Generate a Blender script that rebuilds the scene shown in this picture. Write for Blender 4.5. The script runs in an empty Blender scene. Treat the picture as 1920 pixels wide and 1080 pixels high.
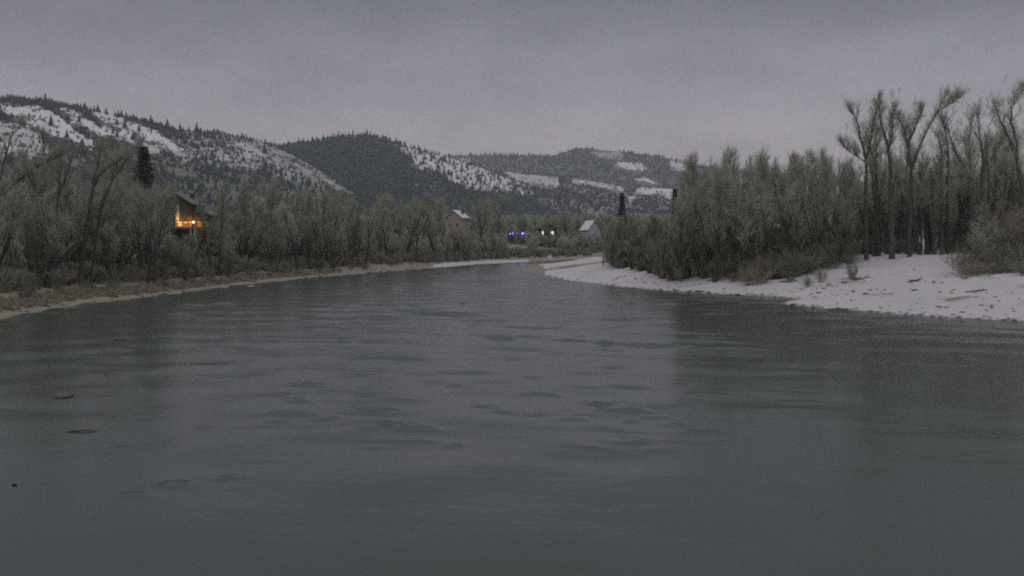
import bpy, math, random
import numpy as np
from mathutils import Vector

# ------------------------------------------------------------------ camera, sky, sun, exposure
SC = bpy.context.scene
COL = SC.collection
CAM_Z, F, HZ = 8.0, 1663.0, 452.0          # camera height, focal length and horizon row of the 1920-px photograph
PITCH = math.atan((540.0 - HZ) / F)
cam = bpy.data.cameras.new("camera")
cam.sensor_width = 36.0
cam.lens = 36.0 * F / 1920.0
cam.clip_start, cam.clip_end = 0.1, 30000.0
cam_ob = bpy.data.objects.new("camera", cam)
cam_ob.location = (0, 0, CAM_Z)
cam_ob.rotation_euler = (math.pi / 2 - PITCH, 0, 0)
COL.objects.link(cam_ob)
SC.camera = cam_ob

SUN_EL, SUN_AZ = math.radians(3.0), math.radians(200.0)
world = bpy.data.worlds.new("World")
SC.world = world
world.use_nodes = True
wt = world.node_tree
wt.nodes.clear()
def wn(t, **kw):
    n = wt.nodes.new(t)
    for k, v in kw.items():
        setattr(n, k, v)
    return n
sky = wn('ShaderNodeTexSky', sky_type='NISHITA', sun_disc=False, sun_elevation=SUN_EL, sun_rotation=SUN_AZ)
tc = wn('ShaderNodeTexCoord')
sep = wn('ShaderNodeSeparateXYZ')
wt.links.new(tc.outputs['Generated'], sep.inputs[0])
ramp = wn('ShaderNodeValToRGB')
cr = ramp.color_ramp
cr.elements[0].position, cr.elements[0].color = 0.0, (4.3, 3.84, 3.84, 1)
cr.elements[1].position, cr.elements[1].color = 1.0, (10.5, 10.4, 10.6, 1)
for p_, c_ in ((0.06, (3.98, 3.6, 3.66, 1)), (0.16, (2.50, 2.38, 2.72, 1)), (0.265, (1.18, 1.22, 1.5, 1)), (0.36, (1.3, 1.34, 1.66, 1)), (0.55, (1.9, 1.94, 2.2, 1)), (0.75, (5.2, 5.2, 5.4, 1))):
    e = cr.elements.new(p_); e.color = c_
wt.links.new(sep.outputs['Z'], ramp.inputs[0])
mp = wn('ShaderNodeMapping'); mp.inputs['Scale'].default_value = (1, 1, 3.2)
wt.links.new(tc.outputs['Generated'], mp.inputs[0])
n1 = wn('ShaderNodeTexNoise'); n1.inputs['Scale'].default_value = 5.0; n1.inputs['Detail'].default_value = 6; n1.inputs['Roughness'].default_value = 0.55
n2 = wn('ShaderNodeTexNoise'); n2.inputs['Scale'].default_value = 75.0; n2.inputs['Detail'].default_value = 3; n2.inputs['Roughness'].default_value = 0.7
wt.links.new(mp.outputs[0], n1.inputs['Vector']); wt.links.new(tc.outputs['Generated'], n2.inputs['Vector'])
mr1 = wn('ShaderNodeMapRange'); mr1.inputs[1].default_value = 0.36; mr1.inputs[2].default_value = 0.64; mr1.inputs[3].default_value = 0.89; mr1.inputs[4].default_value = 1.09
wt.links.new(n1.outputs['Fac'], mr1.inputs[0])
mul1 = wn('ShaderNodeVectorMath', operation='SCALE')
wt.links.new(ramp.outputs[0], mul1.inputs[0]); wt.links.new(mr1.outputs[0], mul1.inputs['Scale'])
mottle = wn('ShaderNodeMix', data_type='RGBA')                       # thin high cloud, rosier and bluer in places
mottle.inputs['A'].default_value = (0.92, 0.985, 1.01, 1); mottle.inputs['B'].default_value = (1.075, 1.0, 1.01, 1)
mr2 = wn('ShaderNodeMapRange'); mr2.inputs[1].default_value = 0.3; mr2.inputs[2].default_value = 0.7
wt.links.new(n2.outputs['Fac'], mr2.inputs[0]); wt.links.new(mr2.outputs[0], mottle.inputs['Factor'])
mul2 = wn('ShaderNodeVectorMath', operation='MULTIPLY')
wt.links.new(mul1.outputs[0], mul2.inputs[0]); wt.links.new(mottle.outputs['Result'], mul2.inputs[1])
mixs = wn('ShaderNodeMix', data_type='RGBA'); mixs.inputs['Factor'].default_value = 0.93
wt.links.new(sky.outputs[0], mixs.inputs['A']); wt.links.new(mul2.outputs[0], mixs.inputs['B'])
bg = wn('ShaderNodeBackground'); bg.inputs['Strength'].default_value = 0.1
wt.links.new(mixs.outputs['Result'], bg.inputs['Color'])
wo = wn('ShaderNodeOutputWorld'); wt.links.new(bg.outputs[0], wo.inputs['Surface'])

sun = bpy.data.lights.new("sun", 'SUN')
sun.energy, sun.angle, sun.color = 0.06, math.radians(20), (1.0, 0.93, 0.88)
sun_ob = bpy.data.objects.new("sun", sun)
sun_ob.rotation_euler = (math.pi / 2 - SUN_EL, 0, math.radians(-20))   # low, from behind the camera, through cloud
COL.objects.link(sun_ob)

SC.view_settings.view_transform = 'Standard'
SC.view_settings.look = 'None'
SC.view_settings.exposure = 0.42
SC.view_settings.gamma = 1.0
SC.render.engine = 'CYCLES'
SC.cycles.filter_width = 2.0
SC.cycles.use_denoising = False
SC.cycles.max_bounces = 6
SC.cycles.diffuse_bounces = 4
SC.cycles.glossy_bounces = 2
SC.cycles.transparent_max_bounces = 4
SC.cycles.caustics_reflective = False
SC.cycles.caustics_refractive = False

# ------------------------------------------------------------------ helpers
CT, ST = math.cos(PITCH), math.sin(PITCH)
def at(px, py, Y):
    """world point seen at photo pixel (px, py) at distance Y along +Y"""
    a, b = (px - 960.0) / F, (540.0 - py) / F
    dx, dy, dz = a, CT + b * ST, -ST + b * CT
    s = Y / dy
    return Vector((dx * s, Y, CAM_Z + dz * s))
def flat(px, py, z=0.0):
    a, b = (px - 960.0) / F, (540.0 - py) / F
    dx, dy, dz = a, CT + b * ST, -ST + b * CT
    s = (z - CAM_Z) / dz
    return (dx * s, dy * s)
def to_px(x, y, z):
    d = y * CT - (z - CAM_Z) * ST
    u = y * ST + (z - CAM_Z) * CT
    return 960.0 + F * x / d, 540.0 - F * u / d

def tag(o, label=None, cat=None, group=None, kind=None):
    for k, v in (('label', label), ('category', cat), ('group', group), ('kind', kind)):
        if v:
            o[k] = v
    return o
def empty(name, loc, label, cat, group=None, rz=0.0):
    o = bpy.data.objects.new(name, None)
    o.empty_display_size = 0.3
    o.location = loc
    o.rotation_euler = (0, 0, rz)
    COL.objects.link(o)
    return tag(o, label, cat, group)
def np_mesh(name, V, faces, smooth=False, mat=None):
    """faces: list of int arrays (n,3) and (n,4)"""
    V = np.asarray(V, dtype=np.float32)
    me = bpy.data.meshes.new(name)
    me.vertices.add(len(V))
    me.vertices.foreach_set('co', V.ravel())
    fs = [np.asarray(f, dtype=np.int32) for f in faces if len(f)]
    loops = np.concatenate([f.ravel() for f in fs])
    tot = np.concatenate([np.full(len(f), f.shape[1], dtype=np.int32) for f in fs])
    start = np.concatenate(([0], np.cumsum(tot)[:-1])).astype(np.int32)
    me.loops.add(len(loops)); me.loops.foreach_set('vertex_index', loops)
    me.polygons.add(len(tot)); me.polygons.foreach_set('loop_start', start); me.polygons.foreach_set('loop_total', tot)
    if smooth:
        me.polygons.foreach_set('use_smooth', np.ones(len(tot), dtype=bool))
    me.update(calc_edges=True)
    if mat:
        me.materials.append(mat)
    return me
def link(name, me, parent=None, loc=None):
    o = bpy.data.objects.new(name, me)
    COL.objects.link(o)
    if parent is not None:
        o.parent = parent
    if loc is not None:
        o.location = loc
    return o
def grid_faces(nr, nc):
    i = np.arange(nr - 1)[:, None] * nc + np.arange(nc - 1)[None, :]
    return np.stack([i, i + 1, i + nc + 1, i + nc], -1).reshape(-1, 4)
def add_attr(me, name, arr):
    a = me.attributes.new(name, 'FLOAT', 'POINT')
    a.data.foreach_set('value', np.asarray(arr, dtype=np.float32).ravel())

def hash2(ix, iy, seed):
    h = (ix.astype(np.int64) * 374761393 + iy.astype(np.int64) * 668265263 + seed * 1442695041) & 0x7fffffff
    h = ((h ^ (h >> 13)) * 1274126177) & 0x7fffffff
    return ((h ^ (h >> 16)) & 0xffff) / 65535.0
def vnoise(x, y, seed=0):
    x0, y0 = np.floor(x), np.floor(y)
    fx, fy = x - x0, y - y0
    fx, fy = fx * fx * (3 - 2 * fx), fy * fy * (3 - 2 * fy)
    a, b = hash2(x0, y0, seed), hash2(x0 + 1, y0, seed)
    c, d = hash2(x0, y0 + 1, seed), hash2(x0 + 1, y0 + 1, seed)
    return (a * (1 - fx) + b * fx) * (1 - fy) + (c * (1 - fx) + d * fx) * fy
def fbm(x, y, seed=0, oct=4, gain=0.5):
    s, a, t = 0.0, 1.0, 0.0
    for k in range(oct):
        s = s + a * vnoise(x * 2 ** k, y * 2 ** k, seed + k * 17)
        t += a; a *= gain
    return s / t
def in_poly(x, y, poly):
    x, y = np.asarray(x, float), np.asarray(y, float)
    ins = np.zeros(x.shape, bool)
    n = len(poly)
    for i in range(n):
        (x1, y1), (x2, y2) = poly[i], poly[(i + 1) % n]
        if y1 == y2:
            continue
        c = ((y1 > y) != (y2 > y)) & (x < (x2 - x1) * (y - y1) / (y2 - y1) + x1)
        ins ^= c
    return ins

# ------------------------------------------------------------------ materials
def mat(name, color, rough=0.9, var=None, scale=3.0, spec=0.2, vary=False, detail=4):
    m = bpy.data.materials.new(name)
    m.use_nodes = True
    nt = m.node_tree
    b = nt.nodes['Principled BSDF']
    b.inputs['Roughness'].default_value = rough
    b.inputs['Specular IOR Level'].default_value = spec
    b.inputs['Base Color'].default_value = (*color, 1)
    if var:
        mx = nt.nodes.new('ShaderNodeMix'); mx.data_type = 'RGBA'
        mx.inputs['A'].default_value = (*color, 1); mx.inputs['B'].default_value = (*var, 1)
        if vary:
            oi = nt.nodes.new('ShaderNodeObjectInfo')
            nt.links.new(oi.outputs['Random'], mx.inputs['Factor'])
        else:
            t = nt.nodes.new('ShaderNodeTexCoord')
            n = nt.nodes.new('ShaderNodeTexNoise')
            n.inputs['Scale'].default_value = scale; n.inputs['Detail'].default_value = detail
            nt.links.new(t.outputs['Object'], n.inputs['Vector'])
            r = nt.nodes.new('ShaderNodeMapRange'); r.inputs[1].default_value = 0.35; r.inputs[2].default_value = 0.65
            nt.links.new(n.outputs['Fac'], r.inputs[0]); nt.links.new(r.outputs[0], mx.inputs['Factor'])
        nt.links.new(mx.outputs['Result'], b.inputs['Base Color'])
    return m
def glow(name, color, strength):
    m = bpy.data.materials.new(name)
    m.use_nodes = True
    b = m.node_tree.nodes['Principled BSDF']
    b.inputs['Base Color'].default_value = (0.02, 0.02, 0.02, 1)
    b.inputs['Emission Color'].default_value = (*color, 1)
    b.inputs['Emission Strength'].default_value = strength
    return m
M = {}
M['bark'] = mat('bark', (0.065, 0.066, 0.055), var=(0.105, 0.10, 0.085), vary=True)
M['twig'] = mat('bare_twigs', (0.355, 0.395, 0.30), var=(0.43, 0.435, 0.35), vary=True)
M['brown_twig'] = mat('brown_willow_twigs', (0.32, 0.29, 0.23), var=(0.28, 0.285, 0.22), vary=True)
M['dark_twig'] = mat('dark_brown_twigs', (0.22, 0.205, 0.155), var=(0.18, 0.19, 0.14), vary=True)
M['needles'] = mat('conifer_needles', (0.07, 0.10, 0.08), var=(0.10, 0.12, 0.10), vary=True)
M['dark_needles'] = mat('dark_needles', (0.11, 0.10, 0.085), var=(0.15, 0.14, 0.12), scale=1.5)
M['hill_brush'] = mat('hill_brush', (0.17, 0.175, 0.165), var=(0.12, 0.135, 0.12), scale=0.02)
M['far_needles'] = mat('far_needles', (0.065, 0.09, 0.08), var=(0.095, 0.12, 0.105), scale=0.02)
M['snow'] = mat('snow', (0.74, 0.72, 0.74), rough=0.7, var=(0.64, 0.63, 0.66), scale=1.2)
M['stone'] = mat('dark_wet_stone', (0.07, 0.068, 0.065), rough=0.7, var=(0.13, 0.125, 0.115), scale=4)
M['driftwood'] = mat('driftwood', (0.10, 0.085, 0.065), var=(0.16, 0.135, 0.10), scale=6)
M['dark_wood'] = mat('dark_timber', (0.07, 0.066, 0.054), var=(0.10, 0.09, 0.075), scale=3)
M['warm_wood'] = mat('warm_timber', (0.42, 0.25, 0.13), var=(0.34, 0.19, 0.10), scale=4)
M['cream'] = mat('cream_render', (0.55, 0.50, 0.38), var=(0.47, 0.43, 0.34), scale=2)
M['beige'] = mat('beige_siding', (0.50, 0.40, 0.33), var=(0.42, 0.35, 0.30), scale=1)
M['greyblue'] = mat('blue_grey_siding', (0.50, 0.52, 0.56), var=(0.44, 0.46, 0.50), scale=1)
M['shingle'] = mat('old_shingles', (0.19, 0.19, 0.185), var=(0.14, 0.14, 0.14), scale=2)
M['white_paint'] = mat('white_paint', (0.72, 0.72, 0.70), rough=0.6, var=(0.62, 0.62, 0.60), scale=2)
M['pale_door'] = mat('pale_door_paint', (0.50, 0.51, 0.47), var=(0.44, 0.45, 0.42), scale=2)
M['glass'] = mat('dark_window_glass', (0.02, 0.022, 0.025), rough=0.08, spec=0.5)
M['metal'] = mat('dark_metal', (0.05, 0.05, 0.055), rough=0.5)
M['dry_grass'] = mat('dry_grass_blades', (0.42, 0.37, 0.27), var=(0.31, 0.28, 0.21), scale=0.5)
M['amber'] = glow('amber_lit_window', (1.0, 0.55, 0.14), 0.9)
M['amber_lamp'] = glow('amber_lamp', (1.0, 0.66, 0.28), 2.6)
M['warm_white'] = glow('warm_white_lamp', (1.0, 0.86, 0.66), 1.0)
M['cool_white'] = glow('cool_white_lamp', (0.9, 1.0, 0.92), 0.75)
M['orange_lamp'] = glow('orange_lamp', (1.0, 0.55, 0.3), 0.7)
M['violet_led'] = glow('violet_led', (0.2, 0.1, 1.0), 3.2)
M['blue_led'] = glow('blue_led', (0.22, 0.22, 1.0), 3.4)

def ground_material(name, snow_c, snow_c2, dirt_a, dirt_b, sc_fine, sc_coarse, bump, lo=.40, hi=.66):
    m = bpy.data.materials.new(name); m.use_nodes = True
    nt = m.node_tree; b = nt.nodes['Principled BSDF']
    b.inputs['Roughness'].default_value = 0.85; b.inputs['Specular IOR Level'].default_value = 0.15
    def N(t, **k):
        n = nt.nodes.new(t)
        for kk, v in k.items(): setattr(n, kk, v)
        return n
    t = N('ShaderNodeTexCoord')
    na = N('ShaderNodeTexNoise'); na.inputs['Scale'].default_value = sc_fine; na.inputs['Detail'].default_value = 5
    nb = N('ShaderNodeTexNoise'); nb.inputs['Scale'].default_value = sc_coarse; nb.inputs['Detail'].default_value = 5
    for n in (na, nb): nt.links.new(t.outputs['Object'], n.inputs['Vector'])
    at_ = N('ShaderNodeAttribute', attribute_name='snow')
    dirt = N('ShaderNodeMix', data_type='RGBA'); dirt.inputs['A'].default_value = (*dirt_a, 1); dirt.inputs['B'].default_value = (*dirt_b, 1)
    sn = N('ShaderNodeMix', data_type='RGBA'); sn.inputs['A'].default_value = (*snow_c, 1); sn.inputs['B'].default_value = (*snow_c2, 1)
    wr = N('ShaderNodeAttribute', attribute_name='litter')
    lit = N('ShaderNodeMix', data_type='RGBA'); lit.inputs['B'].default_value = (0.20, 0.185, 0.15, 1)
    nt.links.new(nb.outputs['Fac'], dirt.inputs['Factor']); nt.links.new(nb.outputs['Fac'], sn.inputs['Factor'])
    nt.links.new(dirt.outputs['Result'], lit.inputs['A']); nt.links.new(wr.outputs['Fac'], lit.inputs['Factor'])
    # snow cover broken up by noise: a = snow*1.7 - 0.85 + noise
    ma = N('ShaderNodeMath', operation='MULTIPLY_ADD'); ma.inputs[1].default_value = 1.6; ma.inputs[2].default_value = -0.8
    nt.links.new(at_.outputs['Fac'], ma.inputs[0])
    ad = N('ShaderNodeMath', operation='ADD'); nt.links.new(ma.outputs[0], ad.inputs[0]); nt.links.new(na.outputs['Fac'], ad.inputs[1])
    mr = N('ShaderNodeMapRange'); mr.inputs[1].default_value = lo; mr.inputs[2].default_value = hi
    nt.links.new(ad.outputs[0], mr.inputs[0])
    fin = N('ShaderNodeMix', data_type='RGBA')
    nt.links.new(mr.outputs[0], fin.inputs['Factor']); nt.links.new(lit.outputs['Result'], fin.inputs['A']); nt.links.new(sn.outputs['Result'], fin.inputs['B'])
    nt.links.new(fin.outputs['Result'], b.inputs['Base Color'])
    bp = N('ShaderNodeBump'); bp.inputs['Strength'].default_value = 0.6; bp.inputs['Distance'].default_value = bump
    nt.links.new(na.outputs['Fac'], bp.inputs['Height']); nt.links.new(bp.outputs[0], b.inputs['Normal'])
    return m
M['ground'] = ground_material('river_bank_ground', (0.52, 0.495, 0.51), (0.42, 0.40, 0.415), (0.31, 0.275, 0.22), (0.16, 0.145, 0.115), 1.1, 0.16, 0.25)
M['hill'] = ground_material('hillside_ground', (0.70, 0.675, 0.69), (0.58, 0.56, 0.575), (0.19, 0.185, 0.17), (0.12, 0.13, 0.115), 0.05, 0.012, 2.0, .30, .85)

# water: a dark green-grey river, rough with small ripples
def water_material():
    m = bpy.data.materials.new('river_water'); m.use_nodes = True
    nt = m.node_tree; b = nt.nodes['Principled BSDF']
    b.inputs['Base Color'].default_value = (0.054, 0.065, 0.053, 1)
    b.inputs['Roughness'].default_value = 0.2
    b.inputs['IOR'].default_value = 1.45
    b.inputs['Specular IOR Level'].default_value = 0.5
    t = nt.nodes.new('ShaderNodeTexCoord')
    h = None
    for sc, ax, w in ((2.0, (0.55, 1.0, 1.0), 0.30), (0.35, (0.5, 1.0, 1.0), 0.9), (6.0, (0.8, 1.0, 1.0), 0.13)):
        mp_ = nt.nodes.new('ShaderNodeMapping'); mp_.inputs['Scale'].default_value = ax; mp_.inputs['Rotation'].default_value = (0, 0, 0.22)
        n = nt.nodes.new('ShaderNodeTexNoise'); n.inputs['Scale'].default_value = sc; n.inputs['Detail'].default_value = 4
        nt.links.new(t.outputs['Object'], mp_.inputs[0]); nt.links.new(mp_.outputs[0], n.inputs['Vector'])
        s = nt.nodes.new('ShaderNodeMath'); s.operation = 'MULTIPLY'; s.inputs[1].default_value = w
        nt.links.new(n.outputs['Fac'], s.inputs[0])
        if h is None: h = s
        else:
            a = nt.nodes.new('ShaderNodeMath'); a.operation = 'ADD'
            nt.links.new(h.outputs[0], a.inputs[0]); nt.links.new(s.outputs[0], a.inputs[1]); h = a
    bp = nt.nodes.new('ShaderNodeBump'); bp.inputs['Strength'].default_value = 1.0; bp.inputs['Distance'].default_value = 0.052
    nt.links.new(h.outputs[0], bp.inputs['Height']); nt.links.new(bp.outputs[0], b.inputs['Normal'])
    return m
M['water'] = water_material()

# ------------------------------------------------------------------ river outline and ground heights
LEFT_PX = [(0, 597), (50, 588), (100, 578), (170, 568), (240, 561), (330, 550), (400, 541), (460, 533), (520, 527), (580, 521), (640, 516),
           (700, 511), (760, 507), (820, 502), (880, 497), (940, 493.5), (1000, 490.5), (1060, 487.5), (1130, 484.5)]
RIGHT_PX = [(1920, 603), (1830, 599), (1750, 595), (1670, 589), (1600, 583), (1530, 577), (1480, 573), (1462, 570), (1475, 565), (1500, 561), (1440, 556), (1380, 553), (1310, 549),
            (1250, 546), (1200, 541), (1150, 536), (1100, 530), (1060, 525), (1035, 519), (1010, 512), (985, 506), (975, 503), (1000, 500), (1040, 498), (1080, 495.5), (1130, 492), (1180, 490)]
left_w = [(-74, -80), (-76, 20), (-72, 60)] + [flat(*p) for p in LEFT_PX]
right_w = [(130, -80), (118, 10), (92, 50), (70, 76)] + [flat(*p) for p in RIGHT_PX]
far_end = [(130, 470), (330, 560), (340, 500), (150, 400)]
RIVER = left_w + far_end[:2] + far_end[2:] + right_w[::-1]
def river_dist(x, y):
    """signed distance: positive on land"""
    x, y = np.asarray(x, float), np.asarray(y, float)
    d2 = np.full(x.shape, 1e12)
    n = len(RIVER)
    for i in range(n):
        (x1, y1), (x2, y2) = RIVER[i], RIVER[(i + 1) % n]
        ex, ey = x2 - x1, y2 - y1
        t = np.clip(((x - x1) * ex + (y - y1) * ey) / (ex * ex + ey * ey + 1e-9), 0, 1)
        d2 = np.minimum(d2, (x - x1 - t * ex) ** 2 + (y - y1 - t * ey) ** 2)
    return np.where(in_poly(x, y, RIVER), -np.sqrt(d2), np.sqrt(d2))
CTRL = []
for px, py, Y in ((1200, 500, 185), (1300, 508, 150), (1420, 514, 132), (1500, 508, 134), (1560, 503, 138), (1640, 479, 150), (1720, 475, 155), (1800, 476, 150),
                  (1675, 470, 178), (1780, 474, 185), (1860, 515, 118), (1920, 515, 116), (1960, 480, 150), (1450, 490, 190), (1250, 485, 260)):
    p = at(px, py, Y); CTRL.append((p.x, p.y, p.z))
CTRL += [(-60, 125, 2.4), (-75, 115, 2.4), (-45, 160, 2.8), (-70, 190, 8.2), (-66, 176, 7.0), (-95, 165, 6.0), (-60, 240, 8), (-20, 260, 4), (0, 330, 5), (-22, 345, 9), (20, 410, 5), (45, 460, 7), (10, 440, 7),
         (-150, 200, 7), (-200, 400, 12), (0, 620, 10), (120, 640, 10), (220, 300, 8), (90, 230, 8), (-120, 60, 3), (-130, -60, 3), (150, 40, 4), (180, -60, 4), (500, 300, 10), (-500, 300, 12),
         (0, 1500, 10), (1500, 1500, 10), (-1500, 1500, 10), (0, 5000, 10)]
CT_A = np.array(CTRL)
def land_h(x, y):
    num, den = 0.0, 0.0
    for cx, cy, cz in CTRL:
        w = 1.0 / (((x - cx) ** 2 + (y - cy) ** 2) + 30.0) ** 1.6
        num = num + w * cz; den = den + w
    return num / den
def ground_z(x, y):
    x, y = np.asarray(x, float), np.asarray(y, float)
    d = river_dist(x, y)
    h = land_h(x, y)
    a = 0.16 * np.maximum(d, 0) + 0.05
    k = 0.8
    hh = np.clip(0.5 + 0.5 * (h - a) / k, 0, 1)
    z = h * (1 - hh) + a * hh - k * hh * (1 - hh)
    z = z + np.clip(d / 6, 0, 1) * ((fbm(x * 0.12, y * 0.12, 3) - 0.5) * 0.9 + (fbm(x * 0.7, y * 0.7, 8) - 0.5) * 0.28)
    z = z + np.clip(d / 3, 0, 1) * (x > 8) * (y < 200) * ((fbm(x * .28, y * .5, 91, 4) - .5) * .7)
    z = z + (fbm(x * 0.35, y * 0.35, 5) - 0.5) * 0.16 * np.clip(1 - np.abs(d) / 4, 0, 1)
    return np.where(d < 0, np.maximum(0.28 * d, -2.5) + 0.0, z)
def gz(x, y):
    return float(ground_z(np.array([x]), np.array([y]))[0])

# the ground sheet
def geo_rows(y0, y1, c, r):
    out = [y0]
    while out[-1] < y1:
        out.append(out[-1] + r * (out[-1] + c))
    return np.array(out)
rows = np.concatenate((np.linspace(-80, 30, 16)[:-1], geo_rows(30, 700, -10, 0.0082), geo_rows(760, 6400, 0, 0.12)))
us = np.linspace(-1.3, 1.3, 640)
YY, UU = np.meshgrid(rows, us, indexing='ij')
XX = UU * (YY + 105)
ZZ = ground_z(XX, YY)
me = np_mesh('ground', np.stack([XX, YY, ZZ], -1).reshape(-1, 3), [grid_faces(*XX.shape)], True, M['ground'])
D = river_dist(XX, YY)
PXg, PYg = to_px(XX, np.maximum(YY, 5), ZZ)
snow = np.where((XX > 8) & (YY < 330) & (D > 0), 0.84 - 0.32 * np.clip(fbm(XX * .10, YY * .25, 61, 4) - .56, 0, 1) * 4, 0.0)
snow = np.where((XX > 8) & (YY < 330) & (D > 0) & (D < 1.6) & (YY < 150), 0.5 + .18 * D, snow)
# snow lying on the far shore and a few scraps on the left one
for poly, v in (([(800, 500), (820, 493), (870, 490), (990, 485), (995, 491), (900, 496), (830, 503)], 0.62),
                ([(1120, 462), (1160, 468), (1160, 474), (1125, 470)], 0.85),
                ([(905, 470), (970, 470), (970, 480), (905, 480)], 0.5), ([(1010, 477), (1035, 477), (1035, 485), (1010, 485)], 0.55),
                ([(500, 522), (580, 514), (760, 503), (760, 508), (580, 522)], 0.38)):
    snow = np.where(in_poly(PXg, PYg, poly) & (YY > 100), v, snow)
snow = np.where(YY > 480, 0.35, snow)
litter = np.where((XX < 8) | (YY > 330), np.clip((D - 9) / 8, 0, 1), np.clip((YY - 152) / 30, 0, 0.9))
litter = np.where(YY > 150, litter, np.where(XX > 8, 0, litter))
snow = np.where((XX > 8) & (YY > 225) & (YY < 330), np.clip(snow - (fbm(XX * .05, YY * .05, 9) - .35) * 1.2, 0, 1), snow)
add_attr(me, 'snow', snow); add_attr(me, 'litter', litter)
tag(link('ground', me), 'river bank ground with snow covered gravel bar on the right and bare sandy shore opposite', None, None, 'structure')

# the water: real swells, with the dark wave fronts the photo shows
rows = np.concatenate((np.linspace(-78, 10, 20)[:-1], geo_rows(10, 560, 6, 0.0046)))
us = np.linspace(-1.0, 1.0, 520)
YY, UU = np.meshgrid(rows, us, indexing='ij')
XX = UU * (YY + 40) * 0.8
rngw = np.random.default_rng(5)
ZW = np.zeros_like(XX)
amp_mod = 0.35 + 1.1 * np.clip(fbm(XX * 0.03, YY * 0.05, 40) - 0.32, 0, 1)
for k in range(26):
    lam = rngw.uniform(2.2, 10.0); th = math.pi / 2 + rngw.normal(0, 0.7) - 0.12; ph = rngw.uniform(0, 6.28)
    ZW += 0.0026 * lam ** 0.9 * np.sin(2 * math.pi / lam * (XX * math.cos(th) + YY * math.sin(th)) + ph + 2.2 * fbm(XX * 0.06, YY * 0.06, k + 70, 2))
ZW *= amp_mod * 0.8 * (1 + 1.1 * np.clip((YY - 90) / 150, 0, 1))
CRESTS = [(545, 778, 95, .30), (600, 787, 60, .22), (700, 765, 80, .34), (735, 799, 75, .42), (790, 806, 60, .25), (1125, 760, 45, .42), (1180, 772, 70, .28), (325, 912, 46, .36), (430, 706, 110, .24), (740, 674, 130, .28),
          (830, 590, 150, .40), (760, 584, 90, .3), (900, 602, 120, .3), (1000, 615, 140, .26), (1080, 640, 110, .26), (1220, 648, 150, .34), (1180, 600, 120, .22), (585, 722, 45, .24), (1010, 740, 70, .2), (905, 764, 70, .22),
          (720, 600, 90, .3), (1150, 805, 90, .16), (1100, 700, 90, .2), (860, 726, 60, .18), (690, 745, 60, .16), (560, 752, 55, .2), (670, 707, 70, .16), (1330, 742, 90, .13), (1480, 770, 100, .12), (1190, 830, 90, .14),
          (250, 935, 70, .16), (430, 895, 60, .15), (225, 655, 70, .14), (150, 668, 90, .14), (1300, 625, 120, .16), (960, 655, 120, .18), (1380, 655, 120, .14), (640, 612, 60, .2), (840, 700, 60, .14), (1500, 700, 100, .1)]
rc = random.Random(6)
for k in range(110):
    py_ = 566 + 290 * rc.random() ** 1.5
    CRESTS.append((rc.gauss(900, 330), py_, rc.uniform(22, 90), rc.uniform(.08, .26) * (1.1 if py_ < 660 else .8)))
for px, py, w, a in CRESTS:
    cx, cy = flat(px, py)
    hw = w / F * cy * 0.5
    hw_y = 0.0052 * cy + 0.24
    dx, dy = XX - cx, YY - cy + 0.22 * (XX - cx) + 0.25 * np.sin((XX - cx) * 1.3 / max(hw, 0.3) + px)
    env = np.exp(-(dx / hw) ** 2) * (.55 + .9 * fbm(XX * 1.3 / max(hw, .3) + px, YY * .7, 33, 2))
    ZW += a * 1.0 * hw_y * env * np.exp(-(dy / hw_y) ** 2) * np.where(dy > 0, 1.0, np.exp(-(dy / (0.75 * hw_y)) ** 2))
me = np_mesh('river', np.stack([XX, YY, ZW], -1).reshape(-1, 3), [grid_faces(*XX.shape)], True, M['water'])
tag(link('river_water', me), 'grey green river with low rippling waves at dusk', None, None, 'structure')

# ------------------------------------------------------------------ hills
def interp_line(line, x):
    xs, ys = zip(*line)
    return np.interp(x, xs, ys)
def conifer_np(rng, tiers=4, sides=6):
    """unit-height ragged conifer: stacked skirts of drooping triangles"""
    V, T = [], []
    for k in range(tiers):
        z0 = 0.06 + 0.80 * k / tiers; z1 = min(1.0, z0 + 1.45 / tiers * (1 - 0.35 * k / tiers))
        if k == tiers - 1: z1 = 1.0
        r = 0.19 * (1 - k / tiers) ** 0.8 * rng.uniform(.85, 1.15)
        b = len(V); V.append((rng.normal(0, .008), rng.normal(0, .008), z1))
        a0 = rng.uniform(0, 6.28)
        for s in range(sides * 2):
            a = a0 + math.pi * s / sides
            rr = r * (rng.uniform(.85, 1.25) if s % 2 == 0 else rng.uniform(.4, .62))
            V.append((rr * math.cos(a), rr * math.sin(a), z0 + (rng.uniform(-.03, .03) if s % 2 == 0 else .05)))
        for s in range(sides * 2):
            T.append((b, b + 1 + s, b + 1 + (s + 1) % (sides * 2)))
    return np.array(V), np.array(T)
def shrub_np(rng, n=26):
    """unit-height bare shrub / small tree: fan of thin blades"""
    V, T = [], []
    for k in range(n):
        a = rng.uniform(0, 6.28); r0 = rng.uniform(0, .12); top = rng.uniform(.45, 1.0); r1 = rng.uniform(.05, .42) * (1.15 - .5 * top)
        x0, y0 = r0 * math.cos(a), r0 * math.sin(a); x1, y1 = r1 * math.cos(a), r1 * math.sin(a)
        t = rng.uniform(0, 6.28); w = rng.uniform(.02, .045)
        b = len(V)
        z0 = rng.uniform(0, .35)
        V += [(x0 + w * math.cos(t), y0 + w * math.sin(t), z0), (x0 - w * math.cos(t), y0 - w * math.sin(t), z0), (x1, y1, top)]
        T.append((b, b + 1, b + 2))
        V += [((x0 + x1) / 2, (y0 + y1) / 2, (z0 + top) / 2), (x1 * 1.25 + w, y1 * 1.25 - w, top * .9), (x1 * 1.1 - w, y1 * 1.1 + w, top * 1.02)]
        T.append((b + 3, b + 4, b + 5))
    return np.array(V), np.array(T)
prng = np.random.default_rng(11)
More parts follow.
